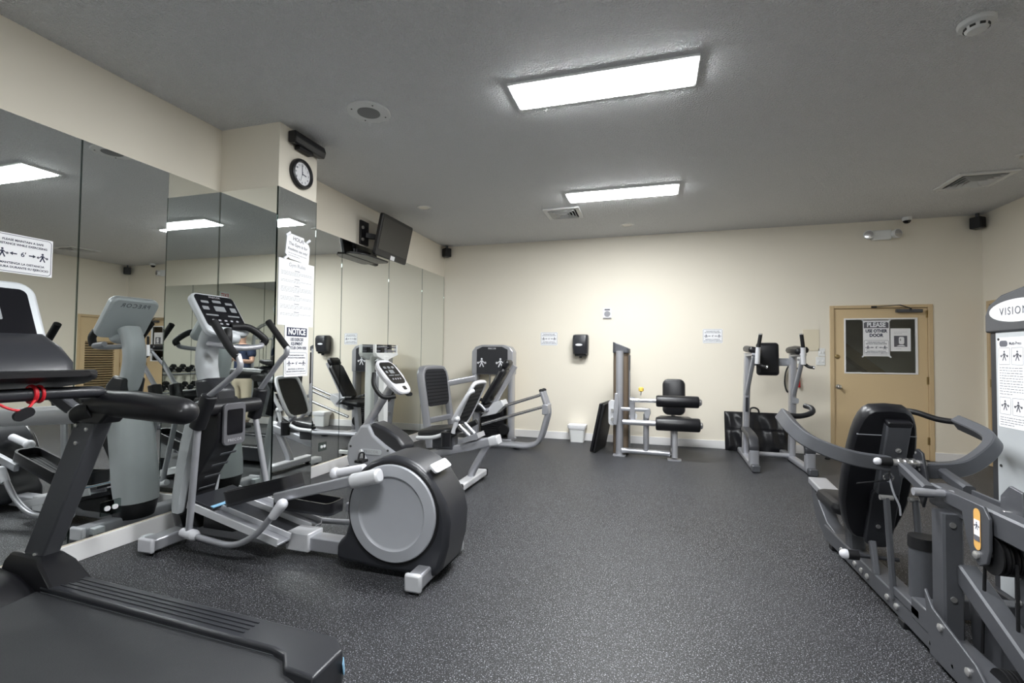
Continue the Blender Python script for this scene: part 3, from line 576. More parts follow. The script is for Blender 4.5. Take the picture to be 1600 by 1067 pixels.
# ================================================================== TREADMILL (local u = towards the back of the belt, v = towards the elliptical)
TO = V((-2.2,1.269,0)); TR = Matrix.Translation(TO)@Matrix.Rotation(-0.041,4,'Z')
t = thing('treadmill', TO, 'large black and silver treadmill with wide belt and red safety lanyard', 'treadmill')
def L(u, v, z): return TR@V((u,v,z))
def tb(lo, hi): return MB().box(lo, hi, TR)
for s_ in (-1,1):
    # side rail with stepped end
    def rp(u, v, z): return L(u, s_*v, z)
    m = MB().prism([rp(-0.62,0.275,0.06),rp(-0.62,0.42,0.06),rp(0.80,0.42,0.06),rp(0.98,0.42,0.06),rp(1.06,0.36,0.06),rp(1.07,0.19,0.06),rp(0.93,0.20,0.06),rp(0.87,0.26,0.06),rp(0.80,0.275,0.06)],(0,0,0.165))
    rail = m.build('side_rail','dark_plastic',t,bevel=0.012,segs=3)
    for k in range(4): MB().box((-0.55,min(s_*(0.310+0.024*k),s_*(0.316+0.024*k)),0.2245),(0.62,max(s_*(0.310+0.024*k),s_*(0.316+0.024*k)),0.2285),TR).build('grip_rib','dark_plastic',rail)
    MB().prism([rp(0.955,0.4225,0.11),rp(1.035,0.40,0.12),rp(1.075,0.345,0.14),rp(1.075,0.335,0.185),rp(1.035,0.392,0.168),rp(0.955,0.4225,0.150)],(L(0,s_*0.004,0)-L(0,0,0))).build('reflector_strip','blue',rail)
    for u in (0.75,): MB().cyl(L(u,s_*0.38,0.0),L(u,s_*0.38,0.07),0.03,n=16).build('foot','black_rubber',t)
    # upright
    m = MB(); b0, b1 = (-0.80,0.28), (-0.405,1.02)
    y0, y1 = sorted((s_*0.325,s_*0.40))
    m.prism([L(b0[0]-0.075,y0,b0[1]),L(b0[0]+0.075,y0,b0[1]),L(b1[0]+0.078,y0,b1[1]),L(b1[0]-0.078,y0,b1[1])],L(0,y1,0)-L(0,y0,0))
    up = m.build('upright','graphite',t,bevel=0.008)
    for u, z in ((-0.475,0.985),(-0.40,0.97),(-0.475,0.90),(-0.755,0.33)):
        MB().lathe([(0.010,0),(0.010,0.005),(0.005,0.008)],frame(L(u,y0,z),(1,0,0),(0,0,1)),10).build('screw','bolt',up)
    # motor hood flank at the upright foot
    MB().loft([[L(a,s_*b,z) for a,b in ((-0.95,0.44),(-0.52,0.44),(-0.46,0.36),(-0.52,0.275),(-0.95,0.275))] for z in (0.10,0.21)]+[[L(a,s_*b,z) for a,b in ((-0.94,0.43),(-0.62,0.43),(-0.60,0.36),(-0.64,0.29),(-0.94,0.29))] for z in (0.29,)]+[[L(a,s_*b,z) for a,b in ((-0.92,0.41),(-0.70,0.41),(-0.69,0.36),(-0.71,0.31),(-0.92,0.31))] for z in (0.33,)]).build('rail_cover','black_plastic',t,bevel=0.012)
    # arm
    arm = MB().loft([[L(u,s_*0.355+w*math.cos(a),zc+h*math.sin(a)) for a in [2*math.pi*k/16 for k in range(16)]] for u,w,h,zc in ((-0.40,0.05,0.045,1.095),(-0.34,0.056,0.062,1.095),(-0.1,0.058,0.066,1.095),(0.12,0.058,0.063,1.085),(0.20,0.055,0.058,1.08),(0.232,0.045,0.047,1.078),(0.247,0.028,0.03,1.077),(0.252,0.008,0.01,1.077))])
    arm.build('armrest_grip','black_plastic',t)
    MB().cyl(L(-1.12,s_*0.355,0.985),L(-0.40,s_*0.355,1.045),0.047,n=20).build('handrail_tube','silver_light',t)
    MB().cyl(L(-0.50,s_*0.355,1.03),L(-0.36,s_*0.355,1.07),0.05,0.058,n=20).build('handrail_collar','black_rubber',t)
    MB().prism([L(-0.50,y0-0.01,1.0),L(-0.30,y0-0.01,1.0),L(-0.24,y0-0.01,1.05),L(-0.28,y0-0.01,1.09),L(-0.46,y0-0.01,1.08)],L(0,y1+0.01,0)-L(0,y0-0.01,0)).build('upright_cap','black_plastic',t,bevel=0.01)
tb((-0.70,-0.285,0.10),(0.90,0.285,0.186)).build('running_deck','black_plastic',t)
m = MB().sweep([L(-0.68,0,0.115),L(-0.66,0,0.185),L(-0.62,0,0.193),L(0.95,0,0.193),L(1.0,0,0.178),L(1.03,0,0.135),L(1.0,0,0.09)],[(-0.27,-0.003),(0.27,-0.003),(0.27,0.003),(-0.27,0.003)],up=(0,0,1)); m.build('belt','belt',t)
for s_ in (-1,1): tb((-0.60,min(s_*0.272,s_*0.28),0.18),(0.92,max(s_*0.272,s_*0.28),0.2)).build('belt_edge_strip','graphite',t)
# motor hood: domed shell
rings = []
for u, w, h in ((-0.60,0.30,0.205),(-0.66,0.31,0.26),(-0.78,0.32,0.315),(-0.95,0.32,0.335),(-1.08,0.30,0.30),(-1.13,0.27,0.20)):
    rings.append([L(u,-w,0.09)]+[L(u,w*math.cos(a),0.09+(h-0.09)*(math.sin(a)**0.5)) for a in [math.pi*(1-k/14) for k in range(15)]]+[L(u,w,0.09)])
MB().loft(rings).build('motor_hood','black_plastic',t)
tb((-1.0,-0.40,0.02),(-0.85,0.40,0.10)).build('front_base','graphite_dark',t,bevel=0.01)
for v in (-0.36,0.36): MB().cyl(L(-0.92,v,0.0),L(-0.92,v,0.03),0.03,n=16).build('foot','black_rubber',t)
# cross bar with pulse grips and lanyard
cb = MB().tube([L(-0.34,0.34,1.145),L(-0.30,0.28,1.155),L(-0.285,0.0,1.16),L(-0.30,-0.28,1.155),L(-0.34,-0.34,1.145)],0.027).build('cross_bar','dark_plastic',t)
MB().ring(frame(L(-0.29,0.06,1.16),(1,0,0),(0,0,1)),0.034,0.008).build('lanyard_loop','red',cb); MB().ring(frame(L(-0.29,0.085,1.16),(1,0,0.1),(0,0,1)),0.033,0.006).build('lanyard_loop','red',cb)
MB().tube([L(-0.26,0.06,1.14),L(-0.25,0.02,1.10),L(-0.26,-0.04,1.12),L(-0.29,-0.10,1.19)],0.005,8).build('lanyard_cord','red',cb); MB().plate(frame(L(-0.25,0.015,1.085),(0,1,0.5),(0,-0.5,1)),0.07,0.04,0.014,0.018).build('lanyard_clip','black_plastic',cb)
# console: tilted head on two necks, accessory tray below
CM = TR@frame((-0.60,0.0,1.47),(0,1,0),(-0.42,0,0.907))
con = MB().plate(CM,0.50,0.44,0.06,0.07,8,-0.06).build('console_housing','grey_shell',t,bevel=0.015)
MB().plate(CM@Matrix.Translation((0,0.015,0.0)),0.42,0.32,0.004,0.03).build('console_display','screen',con); MB().plate(CM@Matrix.Translation((0,0.06,0.004)),0.20,0.10,0.002,0.006).build('console_lcd','lcd',con)
for k in range(6): MB().plate(CM@Matrix.Translation((-0.15+0.06*k,-0.09,0.004)),0.04,0.022,0.003,0.005).build('console_button','grey_plastic',con)
rings = []
for u, z, hw, th in ((-0.62,1.225,0.24,0.09),(-0.48,1.215,0.27,0.085),(-0.34,1.222,0.285,0.06),(-0.24,1.238,0.27,0.045),(-0.20,1.245,0.22,0.025)):
    rings.append([L(u,x,z+y) for x,y in rr(2*hw,th,0.016,3)])
MB().loft(rings).build('accessory_tray','black_plastic',t)
rings = []
for u, z, w, d in ((-0.46,1.22,0.54,0.18),(-0.47,1.29,0.56,0.15),(-0.52,1.36,0.54,0.10),(-0.58,1.42,0.46,0.07)): rings.append([L(u+y,x,z) for x,y in rr(w,d,0.05,4)])
MB().loft(rings).build('console_cowl','dark_plastic',t)
for s_ in (-1,1): MB().rbar([L(-0.50,s_*0.355,1.03),L(-0.58,s_*0.30,1.12),L(-0.56,s_*0.2,1.22)],0.06,0.05).build('console_arm','graphite',t)
# ================================================================== ELLIPTICAL
EC = 2.74
t = thing('elliptical_trainer', (-2.2,EC,0), 'grey and black elliptical cross trainer with large round grey side disc', 'elliptical trainer')
MB().box((-3.27,2.37,0.025),(-3.15,3.09,0.105)).build('front_stabilizer','silver',t,bevel=0.012)
for y in (2.355,3.085): MB().box((-3.275,y,0.018),(-3.145,y+0.03,0.112)).build('end_cap','white_plastic',t,bevel=0.012)
for y in (2.44,3.03):
    MB().cyl((-3.21,y,0),(-3.21,y,0.03),0.025,n=14).build('foot','black_rubber',t); MB().cyl((-3.30,y-0.02,0.035),(-3.30,y+0.02,0.035),0.032,n=16).build('transport_wheel','black_rubber',t)
    MB().box((-3.32,y-0.035,0.05),(-3.26,y+0.035,0.10)).build('wheel_bracket','grey_shell',t,bevel=0.006)
MB().box((-3.18,EC-0.055,0.035),(-1.85,EC+0.055,0.125)).build('base_rail','silver',t,bevel=0.008)
MB().box((-2.36,EC-0.075,0.03),(-2.18,EC+0.075,0.15)).build('ramp_bracket','silver_light',t,bevel=0.008)
MB().box((-1.335,2.45,0.02),(-1.245,3.04,0.105)).build('rear_stabilizer','silver',t,bevel=0.014)
for y in (2.425,3.03): MB().box((-1.342,y,0.013),(-1.238,y+0.035,0.115)).build('end_cap','silver_light',t,bevel=0.014)
for y in (2.50,2.98): MB().cyl((-1.29,y,0),(-1.29,y,0.03),0.025,n=14).build('foot','black_rubber',t)
# mast
poly = [(-3.28,0.10),(-3.08,0.10),(-3.15,0.20),(-3.16,0.32),(-3.12,0.44),(-3.04,0.56),(-2.97,0.66),(-2.93,0.74),(-2.93,0.97),(-2.98,1.02),(-3.16,1.02),(-3.22,0.90),(-3.27,0.55)]
MB().prism([(x,EC-0.10,z) for x,z in poly],(0,0.20,0)).build('mast_body','black_plastic',t,bevel=0.012)
def half(xf, xb, w, z, n=14):   # front-rounded section
    out = []
    for k in range(n+1):
        a = math.pi*k/n; out.append((xb-(xb-xf)*math.sin(a)**0.7, EC-w*math.cos(a), z))
    return out
sh = MB().loft([half(-3.36,-3.22,0.150,0.20),half(-3.355,-3.20,0.158,0.32),half(-3.335,-3.17,0.155,0.50),half(-3.305,-3.13,0.150,0.70),half(-3.26,-3.09,0.140,0.88),half(-3.22,-3.06,0.115,0.98),half(-3.19,-3.06,0.09,1.02)])
sh.build('front_shell','grey_shell',t)
MB().loft([half(-3.34,-3.18,0.13,0.08),half(-3.36,-3.20,0.152,0.195)]).build('shell_foot','black_plastic',t)
for k in range(4):
    a = k/3; c = V((-3.135+0.13*a+0.06*a*a, EC, 0.36+0.26*a)); MB().cbox((0,0,0),(0.13,0.016,0.006),frame(c,(0,1,0),(0.6,0,0.8))).build('grille_rib','graphite',t)
neck = MB().sweep([(-3.10,EC,0.99),(-3.14,EC,1.12),(-3.17,EC,1.28),(-3.15,EC,1.42),(-3.10,EC,1.52)],rr(0.15,0.10,0.04,3),up=(1,0,0),smooth=5); neck.build('neck','grey_shell',t)
MB().prism([(-3.16,EC-0.085,1.0),(-2.97,EC-0.085,0.99),(-2.98,EC-0.085,1.08),(-3.06,EC-0.085,1.16),(-3.19,EC-0.085,1.14)],(0,0.17,0)).build('shroud_top','dark_plastic',t,bevel=0.02)
PM = frame((-2.925,EC+0.015,0.83),(0,1,0),(0,0,1))
pk = MB().plate(PM,0.185,0.30,0.02,0.035).build('holder_frame','holder_grey',t,bevel=0.004); MB().plate(PM@Matrix.Translation((0,0.015,0.02)),0.135,0.18,0.002,0.012).build('holder_pocket','screen',pk)
MB().text('PRECOR', PM@Matrix.Translation((0,-0.115,0.0215)),0.028,space=1.2).build('lettering','silver_light',pk,flat=True,recalc=False)
# console
CM = frame((-3.045,EC+0.005,1.625),(0,1,0),(-0.56,0,0.83))
con = MB().plate(CM,0.36,0.36,0.055,0.055,8,-0.055).build('console_housing','grey_shell',t,bevel=0.014)
MB().plate(CM@Matrix.Translation((0,0.02,0)),0.325,0.28,0.004,0.03).build('console_display','screen',con)
for x, y, w, h in ((-0.10,0.075,0.06,0.02),(0.0,0.085,0.07,0.022),(0.10,0.075,0.06,0.02),(0,0.02,0.09,0.045),(-0.115,0.02,0.05,0.03),(0.115,0.02,0.05,0.04),(-0.09,-0.04,0.10,0.012),(0.09,-0.04,0.10,0.012)):
    MB().plate(CM@Matrix.Translation((x,y+0.02,0.004)),w,h,0.002,0.004).build('console_readout','lcd',con)
for i in range(5):
    for j in range(2): MB().plate(CM@Matrix.Translation((-0.10+0.05*i,-0.065-0.03*j,0.004)),0.022,0.014,0.002,0.004).build('console_button','print_grey',con)
MB().text('PRECOR', CM@Matrix.Translation((0,0.142,0.0052)),0.022,space=1.2).build('lettering','silver_light',con,flat=True,recalc=False)
BM = frame(CM@V((0,0.125,-0.0565)),(0,-1,0),(-0.56,0,0.83)); MB().text('PRECOR', BM,0.05,space=1.25,bold=0.01).build('back_lettering','print_mid',con,flat=True,recalc=False)
MB().ball((-2.98,EC+0.02,1.45),0.06,(1,1.3,0.8)).build('console_base','grey_shell',t)
# fixed handlebar with black grips
MB().tube([(-3.02,EC-0.12,1.40),(-2.88,EC-0.10,1.385),(-2.85,EC+0.0,1.375),(-2.86,EC+0.17,1.39),(-2.88,EC+0.22,1.41)],0.020).build('fixed_handlebar','silver',t)
for pts in ([(-2.87,EC-0.10,1.385),(-2.86,EC-0.105,1.45),(-2.88,EC-0.09,1.505)],[(-2.88,EC+0.225,1.41),(-2.87,EC+0.23,1.45),(-2.93,EC+0.14,1.53),(-2.98,EC+0.03,1.53)]):
    MB().tube(pts,0.027).build('fixed_grip','black_rubber',t)
MB().cyl((-2.98,2.47,0.945),(-2.98,3.02,0.945),0.055,n=20).build('pivot_axle','black_plastic',t)
# swinging arms: near and far
def arm(y, top, bot, path, grip):
    MB().sweep([(top[0],y,top[1]),((top[0]+bot[0])/2,y,(top[1]+bot[1])/2),(bot[0],y,bot[1])],rr(0.085,0.09,0.03,3),up=(0,1,0)).build('pivot_cover','black_plastic',t,bevel=0.008)
    MB().tube([(p[0],y,p[1]) for p in path],0.019).build('swing_arm','silver',t); MB().tube([(p[0],y,p[1]) for p in grip],0.025).build('swing_grip','black_rubber',t)
arm(2.45,(-2.80,1.06),(-2.90,0.84),[(-2.82,1.045),(-2.62,1.185),(-2.555,1.25),(-2.575,1.33)],[(-2.57,1.31),(-2.64,1.37),(-2.785,1.545)])
arm(3.05,(-2.97,1.06),(-3.03,0.83),[(-2.98,1.05),(-2.80,1.27),(-2.73,1.34),(-2.735,1.40)],[(-2.73,1.385),(-2.79,1.45),(-2.915,1.59)])
MB().cyl((-2.89,2.45,0.87),(-2.945,2.45,0.15),0.021).build('lower_arm','silver',t); MB().cyl((-3.025,3.05,0.87),(-2.86,3.05,0.19),0.021).build('lower_arm','silver',t)
MB().tube([(-2.97,2.45,0.15),(-2.80,2.45,0.125),(-2.58,2.45,0.115),(-2.40,2.45,0.20),(-2.24,2.45,0.37)],0.020).build('link_tube','silver',t)
MB().tube([(-2.86,3.03,0.17),(-2.5,3.03,0.11),(-2.15,3.03,0.115),(-1.85,3.03,0.16)],0.020).build('link_tube','silver',t)
for p0, p1, r in (((-3.0,2.45,0.148),(-2.90,2.45,0.14),0.036),((-2.27,2.45,0.325),(-2.20,2.45,0.41),0.034),((-2.90,3.04,0.18),(-2.80,3.04,0.165),0.034)):
    d = (V(p1)-V(p0)).normalized(); MB().cyl(p0,p1,r*0.8,r,18).ball(p1,r).build('joint_cover','white_plastic',t)
# crank links
MB().bar((-2.30,2.50,0.425),(-1.62,2.50,0.612),0.035,0.062).build('crank_link','silver',t,bevel=0.008)
MB().rbar([(-1.72,2.47,0.585),(-1.53,2.47,0.635)],0.085,0.085,r=0.035).build('crank_cover','silver_light',t,bevel=0.012)
MB().bar((-2.12,2.99,0.245),(-1.6,2.99,0.20),0.035,0.06).build('crank_link','silver',t,bevel=0.008)
MB().cyl((-2.02,EC-0.02,0.55),(-1.80,EC-0.02,0.60),0.03,n=14).ball((-2.02,EC-0.02,0.55),0.04).build('joint_cover','white_plastic',t)
# pedals
def pedal(p0, p1, y0, y1):
    p0, p1 = V(p0), V(p1); yc = (y0+y1)/2; d = p1-p0; Ln = d.length; M = frame((p0+p1)/2, d, Y3); M = Matrix.Translation(V((0,yc-M.translation.y,0)))@M; w = y1-y0
    if (M.to_3x3()@Z3).z < 0: M = M@Matrix.Rotation(math.pi,4,'X')
    pd = MB().plate(M,Ln,w,0.028,0.05).build('pedal','dark_plastic',t,bevel=0.006)
    o = rr(Ln,w,0.05); i = rr(Ln-0.03,w-0.03,0.04); m = MB(); n = len(o)
    ht = lambda x: 0.03+0.045*max(0,(-x/Ln*2))+0.03*max(0,x/Ln*2)
    m.v = [M@V((x,y,0.02)) for x,y in o]+[M@V((x,y,0.03+ht(x))) for x,y in o]+[M@V((x,y,0.03+ht(x))) for x,y in i]+[M@V((x,y,0.02)) for x,y in i]
    for a in range(4):
        b = (a+1)%4
        for k in range(n): m.f.append([a*n+k,a*n+(k+1)%n,b*n+(k+1)%n,b*n+k])
    m.build('pedal_rim','black_plastic',pd)
    for k in range(5): MB().cbox((0,(-0.5+(k+0.5)/5)*(w-0.05),0.031),(Ln*0.75,0.006,0.005),M).build('tread_rib','black_plastic',pd)
pedal((-2.72,0,0.315),(-2.20,0,0.475),2.50,2.68); pedal((-2.62,0,0.235),(-2.12,0,0.225),2.80,2.98)
# ramp with two channels
for y in (2.585,2.895):
    m = MB()
    for dy, h in ((0,0.012),):
        m.bar((-3.06,y,0.285),(-2.30,y,0.115),0.115,0.014)
    r_ = m.build('ramp_channel','silver',t,bevel=0.003)
    for q in (-1,1): MB().bar((-3.06,y+q*0.055,0.30),(-2.30,y+q*0.055,0.13),0.012,0.05).build('channel_lip','silver_light',r_,bevel=0.002)
MB().bar((-3.08,EC,0.27),(-2.33,EC,0.10),0.18,0.05).build('ramp_centre','graphite_dark',t,bevel=0.006)
MB().prism([(-3.06,EC-0.09,0.24),(-2.75,EC-0.09,0.17),(-2.70,EC-0.09,0.13),(-2.80,EC-0.09,0.10),(-3.06,EC-0.09,0.10)],(0,0.18,0)).build('lift_motor_box','black_plastic',t,bevel=0.01)
rp = MB().bar((-3.09,EC,0.325),(-2.88,EC,0.278),0.36,0.02).build('ramp_top_plate','dark_plastic',t,bevel=0.004); MB().bar((-2.89,EC,0.295),(-2.865,EC,0.289),0.36,0.006).build('blue_line','blue',rp)
# rear drive cover
prof = [(-1.905,0.055),(-1.90,0.16),(-1.845,0.215)]
cx, cz, R = -1.505, 0.39, 0.325
for a in range(195, 20, -15): prof.append((cx+R*math.cos(math.radians(a))*1.0, cz+R*math.sin(math.radians(a))*1.04))
prof += [(-1.165,0.47),(-1.14,0.36),(-1.15,0.22),(-1.185,0.09),(-1.23,0.035),(-1.60,0.035)]
cov = MB().prism([(x,EC-0.165,z) for x,z in prof],(0,0.33,0)).build('drive_cover','dark_plastic',t,bevel=0.035,segs=4)
for y, q in ((EC-0.166,-1),(EC+0.166,1)):
    M = frame((cx,y,0.39),(1,0,0) if q < 0 else (-1,0,0),(0,0,1))
    MB().lathe([(0.305,-0.01),(0.305,0.004)],M,56).build('disc_gap','black_rubber',cov)
    dk = MB().lathe([(0.290,0.0),(0.290,0.014),(0.284,0.020),(0.222,0.024),(0.214,0.016),(0.205,0.013),(0.02,0.016)],M,64).build('side_disc','grey_plastic',t)
ang = math.radians(47); M = frame((cx+0.365*math.cos(ang),EC-0.03,cz+0.365*math.sin(ang)+0.005),(0,1,0),(-math.sin(ang),0,math.cos(ang)))
M = M@Matrix.Rotation(0,4,'Z'); bd = MB().plate(M,0.22,0.065,0.012,0.018,z0=-0.008).build('badge','silver_light',cov); MB().text('PRECOR',M@Matrix.Translation((0,0,0.0055)),0.042,space=1.1).build('badge_lettering','print_grey',bd,flat=True,recalc=False)
# ================================================================== RECUMBENT BIKE
BC = 4.63
t = thing('recumbent_bike', (-2.4,BC,0), 'grey recumbent exercise bike with mesh backrest facing the mirror', 'exercise bike')
MB().box((-1.86,4.29,0.03),(-1.75,4.97,0.10)).build('rear_stabilizer','silver_light',t,bevel=0.015)
for y in (4.26,4.96): MB().box((-1.865,y,0.022),(-1.745,y+0.035,0.108)).build('end_cap','black_plastic',t,bevel=0.012)
for y in (4.34,4.92): MB().cyl((-1.80,y,0),(-1.80,y,0.035),0.025,n=14).build('foot','black_rubber',t)
MB().box((-3.22,4.34,0.03),(-3.11,4.92,0.10)).build('front_stabilizer','silver_light',t,bevel=0.015)
for y in (4.38,4.88): MB().cyl((-3.165,y,0),(-3.165,y,0.035),0.025,n=14).build('foot','black_rubber',t)
MB().rbar([(-1.80,BC,0.08),(-1.78,BC,0.16),(-1.62,BC,0.44)],0.07,0.075,r=0.02).build('rear_post','silver',t)
MB().rbar([(-2.62,BC,0.20),(-2.3,BC,0.275),(-1.56,BC,0.475)],0.13,0.085,r=0.015).build('seat_rail','silver',t)
MB().rbar([(-1.60,BC,0.464),(-1.50,BC,0.49)],0.14,0.095,r=0.02).build('rail_end_cap','silver_light',t,bevel=0.01)
def byy(pts, y): return [PY(a,b,y) for a,b in pts]
side = byy([(560,748),(547,740),(541,716),(542,695),(548,682),(556,676),(562,664),(576,664),(583,680),(600,695),(615,706),(640,712),(668,727),(640,745),(600,752)],4.47)
MB().prism(side,(0,0.30,0)).build('drive_housing','grey_plastic',t,bevel=0.03,segs=3)
top = byy([(573,664),(583,661),(600,668),(620,682),(632,697),(630,708),(618,711),(600,703),(585,692),(577,678)],4.50)
MB().prism(top,(0,0.24,0)).build('top_cowl','dark_plastic',t,bevel=0.03,segs=3)
M = frame(PY(580,706,4.466),(1,0,0),(0,0,1)); bd = MB().plate(M,0.24,0.055,0.006,0.02,z0=-0.002).build('badge','grey_shell',t); MB().text('PRECOR',M@Matrix.Translation((0,0,0.005)),0.042,space=1.15).build('badge_lettering','print_grey',bd,flat=True,recalc=False)
for x, y in ((542,697),(549,741),(600,704)): MB().lathe([(0.012,0),(0.012,0.006)],frame(PY(x+6,y,4.468),(1,0,0),(0,0,1)),10).build('screw','vent_dark',t)
# pedals of the bike
for y, dz, dx in ((4.42,-0.10,0.06),(4.84,0.10,-0.06)):
    c = V((-2.98+dx,y,0.33+dz)); MB().bar((-2.98,y,0.33),c,0.03,0.035,up=(0,1,0)).build('crank','silver_light',t,bevel=0.005); q = -1 if y < BC else 1
    pe = MB().cbox(c+V((0,q*0.07,0)),(0.10,0.11,0.03)).build('pedal','black_rubber',t,bevel=0.008); MB().tube([c+V((0.0,q*0.02,0)),c+V((0,q*0.03,0.07)),c+V((0,q*0.10,0.08)),c+V((0,q*0.13,0.0))],0.010,8).build('pedal_strap','black_plastic',pe)
MB().tube([(-3.08,BC,0.50),(-2.86,BC,0.83),(-2.74,BC,1.0)],0.043,16).build('console_mast','silver',t)
CM = frame((-2.71,BC-0.01,1.10),(0,1,0),(-0.66,0,0.75))
con = MB().loft([[CM@V((x*k,y*k,z)) for x,y in [(0.195*(abs(math.cos(a))**0.6)*(1 if math.cos(a)>=0 else -1)*(1-0.12*(math.sin(a)<0)), 0.235*(abs(math.sin(a))**0.75)*(1 if math.sin(a)>=0 else -1)) for a in [2*math.pi*i/32 for i in range(32)]]] for z,k in ((-0.07,0.70),(-0.05,0.92),(-0.01,1.0),(0.006,0.97))]).build('console_housing','white_plastic',t)
MB().plate(CM@Matrix.Translation((0,0.045,0.005)),0.29,0.30,0.005,0.07,8).build('console_display','screen',con)
for x, y, w, h in ((-0.08,0.12,0.05,0.03),(0,0.12,0.05,0.03),(0.08,0.12,0.05,0.03),(0,0.06,0.09,0.05),(-0.1,0.06,0.04,0.03),(-0.06,0.01,0.10,0.01),(0.06,0.01,0.10,0.01)): MB().plate(CM@Matrix.Translation((x,y,0.010)),w,h,0.002,0.004).build('console_readout','lcd',con)
for i in range(4): MB().plate(CM@Matrix.Translation((-0.075+0.05*i,-0.04,0.010)),0.024,0.02,0.002,0.006).build('console_button','print_grey',con)
MB().plate(CM@Matrix.Translation((0.03,-0.165,0.004)),0.07,0.05,0.004,0.015).build('console_socket','screen',con)
for q in (-1,1): MB().tube([(-2.84,BC+q*0.20,1.14),(-2.80,BC+q*0.26,1.02),(-2.70,BC+q*0.25,0.90),(-2.60,BC+q*0.16,0.90)],0.022).build('console_grip','black_rubber',t)
# seat
SM = frame((-2.14,BC,0.50),(1,0,0.10),(0,1,0)); MB().pad(SM,0.42,0.44,0.085,0.12).build('seat','vinyl',t)
for q in (-1,1):
    MB().tube([(-2.30,BC+q*0.25,0.50),(-2.12,BC+q*0.26,0.515),(-1.98,BC+q*0.25,0.56)],0.020).build('seat_side_bar','silver_light',t)
    MB().tube([(-1.96,BC+q*0.24,0.56),(-1.84,BC+q*0.24,0.62)],0.03).build('side_grip','black_rubber',t)
MB().box((-2.22,BC-0.07,0.36),(-1.98,BC+0.07,0.51)).build('seat_carriage','graphite',t,bevel=0.015)
MB().cyl((-1.97,4.36,0.44),(-1.97,4.36,0.58),0.045,0.05,18).build('bottle_holder','black_plastic',t)
MB().tube([(-1.90,4.37,0.57),(-1.86,4.37,0.70)],0.022).ball((-1.86,4.37,0.71),0.032).build('adjust_lever','silver_light',t)
B0, B1 = V((-1.93,0,0.62)), V((-1.72,0,1.06)); hw = 0.19
def bp(y, k): p = B0.lerp(B1,k); return V((p.x,BC+y,p.z))
MB().tube([bp(-0.12,0.0),bp(-0.17,0.10),bp(-hw,0.5),bp(-0.17,0.92),bp(-0.10,1.0),bp(0.10,1.0),bp(0.17,0.92),bp(hw,0.5),bp(0.17,0.10),bp(0.12,0.0)],0.021).build('backrest_frame','silver_light',t)
M = frame((bp(0,0.5)),(0,1,0),B1-B0); mesh_b = MB().plate(M,0.35,0.46,0.012,0.09,8).build('backrest','vinyl',t)
for k in range(9): MB().cbox((0,-0.19+0.047*k,0.014),(0.30-0.004*abs(k-4)**2,0.018,0.006),M).build('mesh_band','black_rubber',mesh_b)
MB().tube([bp(-0.08,0.02),V((-1.80,BC-0.07,0.52))],0.02).tube([bp(0.08,0.02),V((-1.80,BC+0.07,0.52))],0.02).bar((-1.86,BC,0.47),(-1.70,BC,0.53),0.2,0.05).build('backrest_support','silver',t)
MB().tube([(-1.90,BC-0.26,0.70),(-1.82,BC-0.27,0.83),(-1.74,BC-0.26,0.96),(-1.70,BC-0.22,0.99)],0.021).build('backrest_bar','silver_light',t)
# ================================================================== BALANCE SCALE
sx, sy = -3.43, 5.58
t = thing('balance_scale', (sx,sy,0), 'white upright balance scale with black sliding weights beside the mirror', 'scale')
MB().box((sx-0.085,sy-0.16,0.02),(sx+0.35,sy+0.16,0.075)).build('platform','white_paint',t,bevel=0.012); MB().box((sx+0.02,sy-0.14,0.075),(sx+0.33,sy+0.14,0.082)).build('platform_mat','black_rubber',t,bevel=0.003)
for a, b in ((-0.05,-0.12),(-0.05,0.12),(0.30,-0.12),(0.30,0.12)): MB().cyl((sx+a,sy+b,0),(sx+a,sy+b,0.025),0.02,n=12).build('foot','black_rubber',t)
MB().box((sx-0.045,sy-0.05,0.07),(sx+0.045,sy+0.05,1.32)).build('column','white_paint',t,bevel=0.012)
MB().prism([(sx+0.03,sy-0.23,1.36),(sx+0.03,sy+0.31,1.36),(sx+0.03,sy+0.31,1.33),(sx+0.03,sy+0.08,1.27),(sx+0.03,sy-0.08,1.27),(sx+0.03,sy-0.20,1.31)],(-0.06,0,0)).build('head_bracket','white_paint',t,bevel=0.008)
for z in (1.375,1.425): MB().box((sx-0.008,sy-0.20,z),(sx+0.008,sy+0.29,z+0.016)).build('beam','print_mid',t)
for y in (-0.22,0.30): MB().box((sx-0.02,sy+y-0.012,1.355),(sx+0.02,sy+y+0.012,1.465)).build('beam_post','white_paint',t,bevel=0.004)
MB().box((sx-0.022,sy-0.10,1.36),(sx+0.022,sy-0.02,1.43)).build('sliding_weight','black_plastic',t,bevel=0.006); MB().box((sx-0.02,sy+0.10,1.405),(sx+0.02,sy+0.16,1.47)).build('sliding_weight','black_plastic',t,bevel=0.006)
MB().box((sx-0.006,sy-0.225,1.455),(sx+0.006,sy+0.305,1.465)).build('top_rail','black_plastic',t)
# ================================================================== LEG PRESS
t = thing('leg_press_machine', (-2.4,6.8,0), 'silver seated leg press machine with black footplate in the mirror corner', 'leg press')
